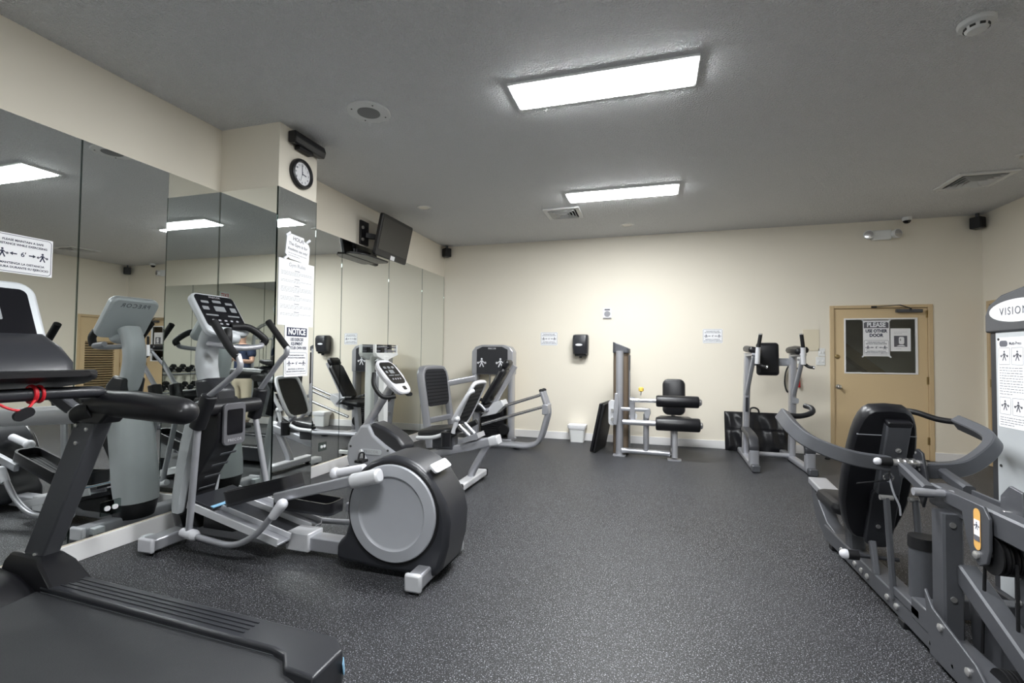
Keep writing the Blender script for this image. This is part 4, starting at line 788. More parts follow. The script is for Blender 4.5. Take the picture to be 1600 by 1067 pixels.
# weight tower
tx0, tx1, ty0, ty1, tz = -2.76, -2.10, 7.08, 7.36, 1.50
for x in (tx0,tx1-0.075): MB().rbar([(x+0.0375,ty0+0.09,0.0),(x+0.0375,ty0+0.09,1.40)],0.075,0.18,up=(0,1,0),r=0.025).build('tower_post','silver',t,bevel=0.006)
MB().prism([(tx0-0.01,ty0-0.005,1.04),(tx1+0.01,ty0-0.005,1.04),(tx1+0.01,ty0-0.005,1.40),(tx1-0.05,ty0-0.005,1.475),(tx1-0.16,ty0-0.005,1.505),(tx0+0.16,ty0-0.005,1.505),(tx0+0.05,ty0-0.005,1.475),(tx0-0.01,ty0-0.005,1.40)],(0,0.20,0)).build('tower_hood','silver',t,bevel=0.012)
hd = MB().prism([(tx0+0.075,ty0-0.012,1.05),(tx1-0.075,ty0-0.012,1.05),(tx1-0.075,ty0-0.012,1.43),(tx1-0.17,ty0-0.012,1.475),(tx0+0.17,ty0-0.012,1.475),(tx0+0.075,ty0-0.012,1.43)],(0,0.02,0)).build('hood_panel','dark_plastic',t,bevel=0.004)
M = frame((-2.60,ty0-0.014,1.20),(1,0,0),(0,0,1)); m = MB(); icon(m,M,0,0.02,0.10); m.build('exercise_picture','print_light',hd,flat=True,recalc=False)
M = frame((-2.29,ty0-0.014,1.20),(1,0,0),(0,0,1)); m = MB(); icon(m,M,0,0.02,0.10); m.build('exercise_picture','print_light',hd,flat=True,recalc=False)
MB().text('PRECOR',frame((-2.43,ty0-0.014,1.445),(1,0,0),(0,0,1)),0.035).build('lettering','print_light',hd,flat=True,recalc=False)
for x in (-2.50,-2.36): MB().cyl((x,ty0+0.10,0.05),(x,ty0+0.10,1.40),0.012,n=12).build('guide_rod','chrome',t)
MB().cyl((-2.43,ty0+0.10,0.62),(-2.43,ty0+0.10,1.40),0.006,n=8).build('cable','black_rubber',t)
MB().box((-2.47,ty0+0.06,0.66),(-2.39,ty0+0.14,1.30)).build('cable_strap','beige_plate',t,bevel=0.004)
for k in range(15): MB().box((-2.62,ty0+0.02,0.055+k*0.036),(-2.24,ty0+0.18,0.086+k*0.036)).build('weight_plate','black_plastic',t,bevel=0.003)
MB().box((tx0+0.02,ty0+0.20,0.02),(tx1-0.02,ty0+0.24,1.40)).build('rear_shroud','beige_plate',t)
MB().box((tx0,ty0-0.02,0.0),(tx1,ty1,0.05)).build('tower_base','silver',t,bevel=0.012)
MB().lathe([(0.075,-0.02),(0.085,-0.01),(0.085,0.01),(0.075,0.02)],frame((-2.22,ty0-0.02,0.20),(1,0,0),(0,0,1))).build('pulley','black_rubber',t)
# footplate on its tilted frame
fl0, fr0 = V((-3.05,6.22,0)), V((-2.95,6.82,0)); w = fr0-fl0; tilt = V((-0.155,-0.05,1.10))
def fp(a, k): return fl0 + w*a + tilt*k
ft = MB().sweep([fp(0,0.02),fp(0,0.5),fp(0.0,0.90),fp(0.06,1.0),fp(0.20,1.045),fp(0.8,1.045),fp(0.94,1.0),fp(1,0.90),fp(1,0.5),fp(1,0.02)],rr(0.06,0.11,0.02,2),up=(1,0,0),smooth=3).build('footplate_frame','silver',t)
nrm = w.cross(tilt).normalized(); nrm = nrm if nrm.x > 0 else -nrm
M = frame(fp(0.5,0.78)+nrm*0.02, w, tilt); M = M if (M.to_3x3()@Z3).dot(nrm) > 0 else M@Matrix.Rotation(math.pi,4,'Y')
fpl = MB().plate(M,0.56,0.54,0.03,0.10,8).build('footplate','dark_plastic',t,bevel=0.006)
for k in range(10): MB().cbox((0,-0.22+0.049*k,0.032),(0.50,0.012,0.006),M).build('tread_line','black_rubber',fpl)
M2 = M@Matrix.Translation((0,0,-0.075)); MB().plate(M2,0.50,0.50,0.03,0.20,8).build('footplate_back','black_rubber',t)
MB().rbar([fp(1.0,0.82)+V((0.02,0,0)),(-2.72,7.12,0.98)],0.07,0.09,r=0.015).build('cross_beam','silver',t)
MB().rbar([fp(0,0.08),fp(1,0.08)],0.06,0.06,r=0.015).build('footplate_tie','silver',t)
MB().rbar([fp(0,0.36),fp(1,0.36)],0.05,0.08,r=0.012).build('footplate_tie','silver',t)
# base, rails and end frame
LY = 6.66
for q in (-1,1):
    y = LY+0.085*q
    MB().tube([(-2.55,y,0.06),(-2.0,y,0.055),(-1.72,y,0.055),(-1.56,y,0.14),(-1.47,y,0.40),(-1.44,y,0.58),(-1.52,y,0.84)],0.032).build('end_frame_tube','silver',t)
    MB().ball((-1.52,y,0.85),0.036,(1,1,0.7)).build('tube_cap','black_rubber',t)
MB().box((-1.50,LY-0.13,0.52),(-1.42,LY+0.13,0.66)).build('end_gusset','silver',t,bevel=0.01)
MB().box((-3.02,LY-0.08,0.02),(-2.3,LY+0.08,0.10)).build('base_beam','silver',t,bevel=0.012)
for x in (-1.90,-2.75): MB().cyl((x,LY,0),(x,LY,0.05),0.05,n=16).build('foot','black_rubber',t)
for p0, p1 in (((-2.40,LY-0.09,0.50),(-1.50,LY-0.09,0.80)),((-2.40,LY-0.09,0.34),(-1.46,LY-0.09,0.635)),((-2.40,LY+0.09,0.50),(-1.50,LY+0.09,0.80))): MB().cyl(p0,p1,0.022,n=16).build('slide_rail','chrome',t)
MB().rbar([(-2.55,LY,0.05),(-2.50,LY,0.50)],0.08,0.10,r=0.015).build('rail_post','silver',t)
MB().prism([(-2.42,LY-0.12,0.44),(-2.18,LY-0.12,0.50),(-2.06,LY-0.12,0.62),(-2.10,LY-0.12,0.70),(-2.22,LY-0.12,0.66)],(0,0.24,0)).build('carriage_plate','silver_light',t,bevel=0.008)
MB().pad(frame((-2.50,LY,0.52),(1,0,0.12),(0,1,0)),0.36,0.42,0.09,0.07).build('seat','vinyl',t)
bd = V((0.44,0,0.72)).normalized(); M = frame((-2.19,LY,0.87),(0,1,0),bd); M = M if (M.to_3x3()@Z3).x < 0 else M@Matrix.Rotation(math.pi,4,'Y')
MB().pad(M,0.32,0.62,0.09,0.07).build('backrest','vinyl',t); MB().pad(M@Matrix.Translation((0,0.36,0.015)),0.26,0.15,0.09,0.05).build('head_pad','vinyl',t)
MB().rbar([V((-2.36,LY,0.55))+V((0.05,0,-0.03)),V((-1.98,LY,1.22))+V((0.05,0,-0.03))],0.07,0.05,up=(0,1,0),r=0.012).build('backrest_spine','silver',t)
for q in (-1,1):
    MB().tube([(-2.30,LY+0.24*q,0.56),(-2.38,LY+0.25*q,0.64),(-2.46,LY+0.25*q,0.655)],0.020).build('seat_handle','silver',t); MB().cyl((-2.46,LY+0.25*q,0.655),(-2.58,LY+0.25*q,0.66),0.026,n=14).build('handle_grip','black_rubber',t)
MB().rbar([(-2.30,LY-0.25,0.56),(-2.30,LY+0.25,0.56)],0.04,0.04).build('handle_crossbar','silver',t)
# ================================================================== SEATED LEG CURL
t = thing('leg_curl_machine', (-0.1,6.75,0), 'silver seated leg curl machine with two black roller pads', 'leg curl')
MB().cyl((-0.45,6.68,0.0),(-0.45,6.68,1.42),0.050,n=24).build('front_post','silver',t)
MB().plate(frame((-0.45,6.68,0.0),(1,0,0),(0,1,0)),0.17,0.15,0.014,0.02).build('post_foot','silver',t)
rings = [[(-0.435+x,6.90+y,z) for x,y in rr(0.215,0.36,0.05,4)] for z in (0.02,1.40)]
rings.append([(-0.435+x,6.90+y,1.53-(x+0.11)*0.42) for x,y in rr(0.215,0.36,0.05,4)])
MB().loft(rings).build('weight_shroud','brown_shroud',t)
MB().loft([[(-0.435+x,6.885+y,1.39) for x,y in rr(0.225,0.39,0.05,4)],[(-0.435+x,6.885+y,1.545-(x+0.11)*0.42) for x,y in rr(0.225,0.39,0.05,4)]]).build('shroud_cap','graphite',t,bevel=0.008)
MB().box((-0.332,6.72,0.06),(-0.322,7.06,1.36)).build('side_panel','graphite',t); MB().box((-0.323,6.74,1.16),(-0.319,6.80,1.36)).build('placard','vent_dark',t); MB().box((-0.323,6.74,0.80),(-0.319,6.78,1.14)).build('placard','silver_light',t)
MB().cyl((-0.42,6.66,0.075),(0.20,6.62,0.075),0.036,n=18).build('base_tube','silver',t)
MB().cyl((-0.10,6.64,0.09),(-0.10,6.66,0.58),0.038,n=18).build('middle_post','silver',t)
MB().rbar([(0.26,6.60,0.03),(0.26,6.66,0.42)],0.075,0.085,r=0.02).build('seat_post','silver',t); MB().plate(frame((0.255,6.60,0.0),(1,0,0),(0,1,0)),0.17,0.13,0.014,0.02).build('post_foot','silver',t)
MB().rbar([(0.25,6.98,0.02),(0.25,6.95,0.45)],0.06,0.07,r=0.015).build('rear_seat_post','silver',t); MB().plate(frame((0.25,6.98,0.0),(1,0,0),(0,1,0)),0.13,0.13,0.014,0.02).build('post_foot','silver',t); MB().rbar([(0.255,6.60,0.07),(0.25,6.98,0.07)],0.06,0.05,r=0.015).build('foot_tie','silver',t)
MB().pad(frame((0.27,6.80,0.43),(1,0,0),(0,1,0)),0.46,0.42,0.10,0.07).build('seat','vinyl',t)
MB().pad(frame((0.265,7.08,0.78),(1,0,0),(0,0.13,0.99)),0.30,0.50,0.08,0.08).build('backrest','vinyl',t); MB().rbar([(0.26,7.16,0.40),(0.26,7.20,0.92)],0.06,0.05,r=0.012).build('backrest_post','silver',t); MB().rbar([(0.25,6.95,0.42),(0.26,7.18,0.44)],0.06,0.05,r=0.012).build('backrest_arm','silver',t)
def roller(x0, x1, y, z, r):
    M = frame((x0,y,z),(0,1,0),(0,0,1)); Ln = x1-x0
    MB().lathe([(r*0.75,0),(r*0.94,0.008),(r,0.025),(r,Ln-0.025),(r*0.94,Ln-0.008),(r*0.75,Ln)],M,28).build('roller_pad','vinyl',t); MB().lathe([(0.045,Ln-0.002),(0.045,Ln+0.018),(0.03,Ln+0.03)],M,18).build('roller_cap','chrome',t)
roller(0.025,0.555,6.55,0.765,0.076); roller(0.02,0.565,6.52,0.475,0.088)
MB().cyl((-0.30,6.55,0.765),(0.04,6.55,0.765),0.027,n=16).build('roller_arm','chrome',t); MB().cyl((-0.40,6.52,0.475),(0.05,6.52,0.475),0.036,n=16).build('roller_arm','silver',t)
MB().rbar([(-0.42,6.58,0.64),(-0.10,6.58,0.64)],0.05,0.05,r=0.015).build('cross_arm','silver',t); MB().prism([(-0.13,6.56,0.66),(-0.05,6.56,0.66),(-0.04,6.56,0.60),(-0.07,6.56,0.52),(-0.12,6.56,0.54)],(0,0.05,0)).build('pivot_plate','silver',t,bevel=0.008)
MB().plate(frame((-0.54,6.59,0.585),(1,0,0),(0,0,1)),0.10,0.34,0.018,0.045).build('cam_plate','silver_light',t,bevel=0.004)
MB().prism([(-0.505,6.55,0.85),(-0.47,6.55,0.85),(-0.45,6.55,0.70),(-0.48,6.55,0.42),(-0.53,6.55,0.44)],(0,0.03,0)).build('range_lever','silver',t,bevel=0.006)
MB().lathe([(0.05,-0.03),(0.05,0.03)],frame((-0.265,6.60,0.55),(1,0,0),(0,0,1))).build('pulley','silver_light',t); MB().rbar([(-0.28,6.56,0.80),(-0.27,6.58,0.48)],0.07,0.04,r=0.012).build('adjuster_arm','silver',t)
for z in (0.62,0.50): MB().lathe([(0.022,0),(0.022,0.02)],frame((-0.535,6.57,z),(1,0,0),(0,0,1)),12).build('pivot_bolt','bolt',t)
MB().cyl((-0.17,6.60,0.83),(-0.165,6.60,0.88),0.008,n=8).build('pin_shaft','bolt',t); MB().lathe([(0.012,0),(0.034,0.012),(0.034,0.05),(0.018,0.062)],Matrix.Translation((-0.165,6.60,0.875)),14).build('pull_pin','yellow',t)
# ================================================================== MATS
MM = Matrix.Translation((-0.82,6.70,0.01))@Matrix.Rotation(-0.15,4,'Z')@Matrix.Rotation(0.20,4,'Y')
t = thing('folded_exercise_mat', (-0.75,7.0,0), 'thick black folded mat leaning on the leg curl tower', 'exercise mat')
MB().box((-0.042,0,0),(-0.002,0.60,0.69),MM).build('mat_panel','vinyl',t,bevel=0.012); MB().box((0.002,0,0),(0.042,0.60,0.69),MM).build('mat_panel','black_rubber',t,bevel=0.012)
t = thing('hanging_exercise_mat', (1.4,7.5,0), 'wrinkled black exercise mat standing behind the raise tower', 'exercise mat')
m = MB(); nx, nz = 40, 26; rnd = random.Random(3); ph = [(rnd.uniform(4,14),rnd.uniform(-10,10),rnd.uniform(0,6)) for _ in range(7)]
for f_ in (0,1):
    for j in range(nz+1):
        for i in range(nx+1):
            x = 0.985+1.06*0.78*i/nx; z = 0.012+0.545*j/nz; e = min(i,nx-i,j,nz-j)/3; e = min(1,e)
            wv = sum(math.sin(a*2.2*x+b*z*2.4+c+2*math.sin(9*x+c)) for a,b,c in ph)*0.006
            seam = -0.014*math.exp(-((z-0.30)/0.012)**2)
            y = 7.50+0.10*z/0.55 - (0.03*e + (wv+seam)*e if f_ == 0 else -0.02)
            m.v.append(V((x,y,z)))
n1 = (nx+1)*(nz+1)
for f_ in (0,1):
    for j in range(nz):
        for i in range(nx):
            a = f_*n1+j*(nx+1)+i; m.f.append([a,a+1,a+nx+2,a+nx+1])
bd = [i for i in range(nx)]+[j*(nx+1)+nx for j in range(nz)]+[nz*(nx+1)+i for i in range(nx,0,-1)]+[j*(nx+1) for j in range(nz,0,-1)]
for k in range(len(bd)): a, b = bd[k], bd[(k+1)%len(bd)]; m.f.append([a,b,n1+b,n1+a])
m.build('mat_body','vinyl',t,angle=80); MB().tube([(1.325,7.585,0.54),(1.33,7.59,0.605),(1.38,7.59,0.625),(1.43,7.59,0.60),(1.445,7.585,0.54)],0.012,8).build('carry_handle','black_rubber',t)
# ================================================================== LEG RAISE TOWER
t = thing('leg_raise_tower', (1.42,6.85,0), 'silver vertical leg raise tower with black back pad and arm pads', 'raise tower')
for x, q in ((1.165,-1),(1.715,1)):
    MB().rbar([(x-0.01*q,7.42,0.045),(x+0.02*q,6.26,0.045)],0.085,0.07,r=0.02).build('base_rail','silver',t)
    MB().rbar([(x+0.02*q,6.28,0.045),(x+0.02*q,6.185,0.045)],0.095,0.082,r=0.02).build('rail_end_cap','graphite',t,bevel=0.01)
    MB().rbar([(x,7.02,0.05),(x-0.005*q,6.95,0.75),(x-0.012*q,6.88,1.40)],0.075,0.115,up=(0,1,0),r=0.02).build('post','silver',t)
    # step
    MB().rbar([(x+0.02*q,6.34,0.05),(x+0.02*q,6.33,0.24)],0.105,0.10,r=0.02,up=(0,1,0)).build('step_leg','silver',t)
    MB().rbar([(x+0.02*q,6.33,0.215),(x+0.02*q,6.34,0.30),(x+0.015*q,6.46,0.375),(x+0.01*q,6.90,0.41)],0.115,0.06,up=(0,0,1),r=0.02).build('step_tread','graphite_dark',t,bevel=0.006)
    MB().pad(frame((x-0.015*q,6.66,1.40),(1,0,0.22*q),(0,1,0.05)),0.155,0.46,0.085,0.04).build('arm_pad','vinyl',t)
    MB().bar((x-0.015*q,6.90,1.37),(x-0.015*q,6.42,1.385),0.07,0.03).build('arm_support','silver',t,bevel=0.006)
    MB().rbar([(x,6.94,0.82),(x-0.01*q,6.45,1.365)],0.05,0.05,r=0.02).build('strut','grey_plastic',t)
    xg = x+(0.035 if q < 0 else -0.02)
    MB().cyl((xg,6.40,1.27),(xg-0.008*q,6.38,1.47),0.028,n=16).build('grip_socket','silver_light',t); MB().cyl((xg-0.008*q,6.38,1.46),(xg-0.03*q,6.36,1.625),0.021,n=14).build('hand_grip','black_rubber',t); MB().cyl((xg-0.03*q,6.36,1.62),(xg-0.031*q,6.36,1.635),0.022,n=14).build('grip_cap','chrome',t)
    MB().tube([(xg,6.42,1.29),(xg+0.05,6.40,1.245),(xg+0.09,6.36,1.235)],0.018).build('dip_grip','black_rubber',t); MB().cyl((xg+0.09,6.36,1.235),(xg+0.105,6.355,1.233),0.02,n=12).build('grip_cap','chrome',t)
MB().rbar([(1.20,7.02,0.075),(1.68,7.02,0.075)],0.06,0.06,r=0.025).build('rear_cross_tube','silver',t)
MB().rbar([(1.18,6.95,1.29),(1.70,6.95,1.29)],0.05,0.10,r=0.012).build('upper_cross_beam','grey_plastic',t)
M = frame((1.405,6.90,1.325),(1,0,0),(0,0.06,1)); MB().pad(M,0.265,0.425,0.09,0.04).build('back_pad','vinyl',t)
MB().plate(frame((1.165,6.88,0.73),(1,0,0),(0,-0.1,1)),0.035,0.19,0.008,0.004,z0=0.0).build('emblem_strip','graphite_dark',t); MB().plate(frame((1.72,6.872,0.80),(1,0,0),(0,-0.1,1)),0.085,0.07,0.008,0.02).build('emblem_badge','grey_plastic',t)
# ================================================================== MULTI PRESS
PC = 1.25
t = thing('multi_press_machine', (PC,3.2,0), 'dark grey multi press machine with black backrest and wide press arms', 'press machine')
MB().box((PC-0.055,2.0,0.03),(PC+0.055,4.05,0.13)).build('base_beam','graphite',t,bevel=0.008)
for y in (2.15,2.45,2.62,2.95,3.05,3.30,3.38,3.48,3.70): MB().lathe([(0.016,0),(0.016,0.006),(0.008,0.012)],frame((PC-0.055,y,0.075),(0,-1,0),(0,0,1)),12).build('beam_bolt','bolt',t)
# curved nose rising to the seat foot plate
MB().prism([(PC-0.045,3.85,0.03),(PC-0.045,4.10,0.04),(PC-0.045,4.27,0.12),(PC-0.045,4.36,0.25),(PC-0.045,4.37,0.33),(PC-0.045,4.30,0.33),(PC-0.045,4.18,0.24),(PC-0.045,4.02,0.15),(PC-0.045,3.85,0.13)],(0.09,0,0)).build('curved_nose','graphite',t,bevel=0.006)
MB().bar((PC,4.38,0.37),(PC,3.72,0.315),0.13,0.05).build('seat_beam','silver',t,bevel=0.008)
MB().pad(frame((PC+0.02,3.70,0.345),(1,0,0),(0,1,0)),0.36,0.40,0.085,0.06).build('seat','vinyl',t)
MB().rbar([(PC,3.62,0.10),(PC,3.66,0.34)],0.09,0.09,r=0.012).build('seat_post','graphite',t)
for y in (2.1,2.9,3.9): MB().box((PC-0.06,y-0.03,0),(PC+0.06,y+0.03,0.035)).build('foot','black_rubber',t,bevel=0.004)
# backrest
bu = V((0,-0.34,0.94)).normalized(); Mk = frame((PC,3.285,0.66),(1,0,0),bu)       # normal faces the camera side
prof = []
for k in range(28):
    a = 2*math.pi*k/28; cx_, cy_ = math.cos(a), math.sin(a)
    sy_ = 0.44*abs(cy_)**0.6*(1 if cy_ > 0 else -1); hw_ = 0.172-0.018*max(0,sy_)/0.44-0.035*max(0,-sy_-0.15)/0.3; prof.append((hw_*abs(cx_)**0.45*(1 if cx_ > 0 else -1), sy_))
bk = MB().loft([[Mk@V((x*s,y*(1-(1-s)*0.4),z)) for x,y in prof] for s,z in ((0.80,-0.09),(0.95,-0.08),(1.0,-0.06),(1.0,-0.02),(0.97,0.0),(0.90,0.012))]).build('backrest','vinyl',t)
MB().bar(Mk@V((-0.142,0.275,0.010)),Mk@V((0.142,0.275,0.010)),0.005,0.006,up=bu).build('backrest_piping','grey_plastic',bk)
sp = MB().plate(Mk@Matrix.Translation((0.035,0.14,0)),0.115,0.44,0.055,0.012,z0=0.005).build('backrest_spine','graphite',t,bevel=0.008)
MB().plate(Mk@Matrix.Translation((0.035,0.365,0)),0.118,0.03,0.058,0.012,z0=0.005).build('spine_cap','black_plastic',sp,bevel=0.006)
MB().lathe([(0.014,0),(0.014,0.005),(0.006,0.009)],Mk@Matrix.Translation((0.045,0.21,0.060)),12).build('screw','bolt',sp)
MB().plate(Mk@Matrix.Translation((0.035,-0.26,0)),0.14,0.40,0.035,0.05,z0=0.005).build('lower_spine','graphite_dark',t,bevel=0.008)
MB().lathe([(0.012,0),(0.012,0.008)],Mk@Matrix.Translation((0.02,-0.31,0.04)),10).build('screw','bolt',t)
# recline struts and bumper post
for q, x in ((-1,PC-0.055),(1,PC+0.075)):
    MB().rbar([(x,2.98,0.10),(x+0.0,3.05,0.60)],0.028,0.028,r=0.008).build('recline_strut','graphite',t); MB().cyl((x-0.03,3.05,0.60),(x+0.03,3.05,0.60),0.014,n=12).build('strut_bolt','bolt',t)
MB().box((PC-0.06,2.72,0.12),(PC+0.06,3.0,0.165)).build('bumper_base','graphite',t,bevel=0.006)
MB().cyl((PC+0.03,2.88,0.15),(PC+0.03,2.88,0.42),0.058,n=26).build('bumper_post','graphite',t); MB().cyl((PC+0.03,2.88,0.41),(PC+0.03,2.88,0.465),0.062,0.060,26).build('bumper_cap','black_rubber',t)
MB().rbar([(PC-0.04,3.22,0.12),(PC-0.03,3.30,0.28)],0.03,0.05,r=0.006).build('seat_hinge_plate','graphite',t); MB().cyl((PC-0.14,3.30,0.19),(PC+0.10,3.30,0.19),0.012,n=12).build('seat_lever_rod','graphite_dark',t)
MB().ball((PC-0.165,3.30,0.19),0.028,(1.2,1,1)).build('lever_knob','white_plastic',t); MB().cyl((PC-0.155,3.30,0.19),(PC-0.10,3.30,0.19),0.027,n=16).build('lever_grip','black_rubber',t)
# press arms: rectangular tube yoke
MB().rbar([PY(1388,724,3.05),PY(1340,717,3.04),PY(1300,705,3.07),PY(1262,688,3.14),PY(1238,668,3.26),PY(1222,648,3.46)],0.055,0.078,r=0.006,smooth=5).build('press_arm','graphite',t)
MB().rbar([PY(1408,734,3.06),PY(1455,735,3.06),PY(1503,731,3.08),PY(1535,713,3.12),PY(1551,694,3.17),PY(1541,680,3.26),PY(1498,660,3.47)],0.055,0.078,r=0.006,smooth=5).build('press_arm','graphite',t)
MB().tube([PY(1500,660,3.46),PY(1465,655,3.5),PY(1430,644,3.55),PY(1400,640,3.62)],0.017).build('press_handle','black_rubber',t)
MB().tube([PY(1222,648,3.46),PY(1250,650,3.5),PY(1268,645,3.54),PY(1268,638,3.6),PY(1258,634,3.66)],0.017).build('press_handle','black_rubber',t)
# pivot with range selector
pv = PY(1400,722,3.02)
MB().cyl(pv+V((-0.05,0,0)),pv+V((0.13,0,0)),0.017,n=16).build('pivot_shaft','bolt',t); MB().ball(pv+V((-0.085,0,0)),0.021,(1.1,1,1)).build('selector_knob','white_plastic',t); MB().cyl(pv+V((-0.07,0,0)),pv+V((-0.02,0,0)),0.023,n=16).build('selector_grip','black_rubber',t)
for k in range(3): MB().cyl(pv+V((0.005+0.03*k,0,0)),pv+V((0.02+0.03*k,0,0)),0.026,n=16).build('pivot_collar','chrome',t)
qd = MB().prism([pv+V((0.10,0.02,0.075)),pv+V((0.10,-0.03,0.06)),pv+V((0.10,-0.08,-0.10)),pv+V((0.10,-0.03,-0.22)),pv+V((0.10,0.06,-0.12)),pv+V((0.10,0.06,0.03))],(0.014,0,0)).build('range_plate','graphite_dark',t,bevel=0.004)
for k in range(5): MB().cyl(pv+V((0.098,0.03-0.018*k,0.05-0.04*k)),pv+V((0.117,0.03-0.018*k,0.05-0.04*k)),0.007,n=10).build('range_hole','bolt',qd)
MB().ring(frame(pv+V((-0.03,0.01,-0.085)),(1,0,0),(0,0,1)),0.022,0.0035,20,6).build('tether_ring','chrome',t); MB().tube([pv+V((-0.03,0.01,-0.03)),pv+V((-0.03,0.0,-0.09)),pv+V((-0.08,-0.02,-0.10)),pv+V((-0.19,-0.03,-0.12))],0.0045,8).build('tether_cord','black_rubber',t)
MB().tube([pv+V((-0.03,0.0,-0.09)),pv+V((-0.02,-0.02,-0.16)),pv+V((0.0,-0.03,-0.22)),pv+V((0.005,-0.03,-0.27))],0.005,8).build('tether_tail','grey_plastic',t)
# upper linkage towards the camera
def W(x, y, Y): return PY(x,y,Y)
MB().rbar([pv+V((0.03,0,-0.02)),W(1452,768,2.64)],0.05,0.055,r=0.010).build('yoke_link','graphite',t); MB().rbar([PY(1472,738,3.05),W(1515,768,2.72)],0.045,0.05,r=0.010).build('yoke_link','graphite',t)
c = W(1447,769,2.64); MB().cyl(c+V((-0.05,0,0)),c+V((0.10,0,0)),0.018,n=16).build('link_pivot','silver',t)
PYY = 2.62
MB().rbar([(PC+0.005,PYY,0.12),(PC+0.005,PYY,0.665)],0.075,0.10,r=0.008).build('main_post','graphite',t)
for z in (0.62,0.30): MB().lathe([(0.012,0),(0.012,0.006)],frame((PC+0.0,PYY-0.05,z),(1,0,0),(0,0,1)),10).build('screw','bolt',t)
MB().rbar([(PC+0.06,2.80,0.70),(PC+0.06,1.95,0.70)],0.075,0.10,r=0.008).build('top_beam','graphite',t)
# gusset with sticker and pulleys
gx = PC+0.015
gp = [(2.66,0.76),(2.37,0.76),(2.335,0.72),(2.335,0.60),(2.355,0.54),(2.40,0.515),(2.45,0.54),(2.48,0.60),(2.51,0.70),(2.66,0.70)]
g = MB().prism([(gx,y,z) for y,z in gp],(-0.012,0,0)).build('gusset_plate','graphite',t,bevel=0.003); MB().prism([(gx+0.10,y,z) for y,z in gp],(0.012,0,0)).build('gusset_plate','graphite',t,bevel=0.003)
SMx = frame((gx-0.0135,2.405,0.66),(0,-1,0),(0,0,1)); st = MB().plate(SMx,0.042,0.165,0.001,0.02,z0=0).build('warning_sticker','print_orange',g,flat=True)
MB().plate(lift(SMx,0.0012),0.036,0.075,0.0006,0.003).build('sticker_panel','paper',st,flat=True); MB().plate(lift(SMx,0.0014)@Matrix.Translation((0,-0.036,0)),0.036,0.022,0.0008,0.003).build('sticker_text_block','print_mid',st,flat=True)
m = MB(); icon(m,lift(SMx,0.0022),0,0.012,0.022); m.build('sticker_figure','print_navy',st,flat=True,recalc=False)
MB().lathe([(0.016,0),(0.016,0.008),(0.008,0.014)],frame((gx-0.012,2.41,0.555),(0,-1,0),(0,0,1)),12).build('gusset_bolt','bolt',g)
def pulley(c, r, wd):
    M = frame(c,(0,-1,0),(0,0,1)); pu = MB().lathe([(r,-wd),(r,-wd*0.5),(r*0.8,-wd*0.15),(r*0.8,wd*0.15),(r,wd*0.5),(r,wd)],M,28).build('pulley','black_rubber',t); MB().lathe([(0.012,-wd*1.3),(0.012,wd*1.3)],M,12).build('pulley_axle','bolt',pu)
for k in range(3): pulley((gx+0.022+0.028*k,2.37,0.575),0.075,0.012)
MB().cyl((gx+0.03,2.44,0.55),(gx+0.03,2.47,0.14),0.006,n=8).build('cable','black_rubber',t); MB().cyl((gx+0.05,2.295,0.57),(gx+0.05,2.30,0.08),0.006,n=8).build('cable','black_rubber',t)
# lower pulley bracket
lp = [(2.66,0.30),(2.60,0.24),(2.30,0.17),(2.18,0.09),(2.19,0.03),(2.62,0.03)]
MB().prism([(gx-0.07,y,z) for y,z in lp],(-0.012,0,0)).build('pulley_bracket','graphite',t,bevel=0.003); MB().prism([(gx+0.08,y,z) for y,z in lp],(0.012,0,0)).build('pulley_bracket','graphite',t,bevel=0.003)
for y, z in ((2.53,0.19),(2.34,0.12)): MB().lathe([(0.016,0),(0.016,0.007),(0.007,0.012)],frame((gx-0.082,y,z),(0,-1,0),(0,0,1)),12).build('bracket_bolt','bolt',t)
for k in range(3): pulley((gx+0.0+0.03*k,2.28,0.10),0.075,0.012)
MB().box((gx-0.075,2.64,0.10),(gx+0.06,2.80,0.20)).build('step_block','graphite',t,bevel=0.008)
MB().rbar([(PC+0.05,2.58,0.42),(PC+0.07,1.95,0.10)],0.075,0.085,r=0.008).build('diagonal_brace','graphite',t)
MB().rbar([(PC+0.15,2.37,0.05),(PC+0.15,2.37,0.78)],0.07,0.075,r=0.008).build('rear_post','graphite',t)
rb = MB().prism([(PC+0.10,y,z) for y,z in ((2.42,0.80),(2.37,0.85),(2.30,0.84),(2.28,0.60),(2.40,0.60),(2.43,0.66))],(-0.014,0,0)).build('rear_gusset','graphite',t,bevel=0.004); MB().lathe([(0.022,0),(0.022,0.02),(0.012,0.03)],frame((PC+0.086,2.365,0.73),(0,-1,0),(0,0,1)),14).build('gusset_bolt','bolt',rb)
for z in (0.50,0.40): MB().lathe([(0.013,0),(0.013,0.008)],frame((PC+0.114,2.37,z),(0,-1,0),(0,0,1)),12).build('post_bolt','bolt',t)
MB().box((PC+0.02,3.02,0.02),(1.95,3.10,0.12)).build('cross_base','graphite',t,bevel=0.006); MB().box((PC+0.10,2.42,0.02),(2.0,2.54,0.06)).build('cross_base','graphite_dark',t,bevel=0.006); MB().box((PC+0.30,2.45,0.0602),(PC+0.40,2.49,0.062)).build('maker_plate','silver_light',t)
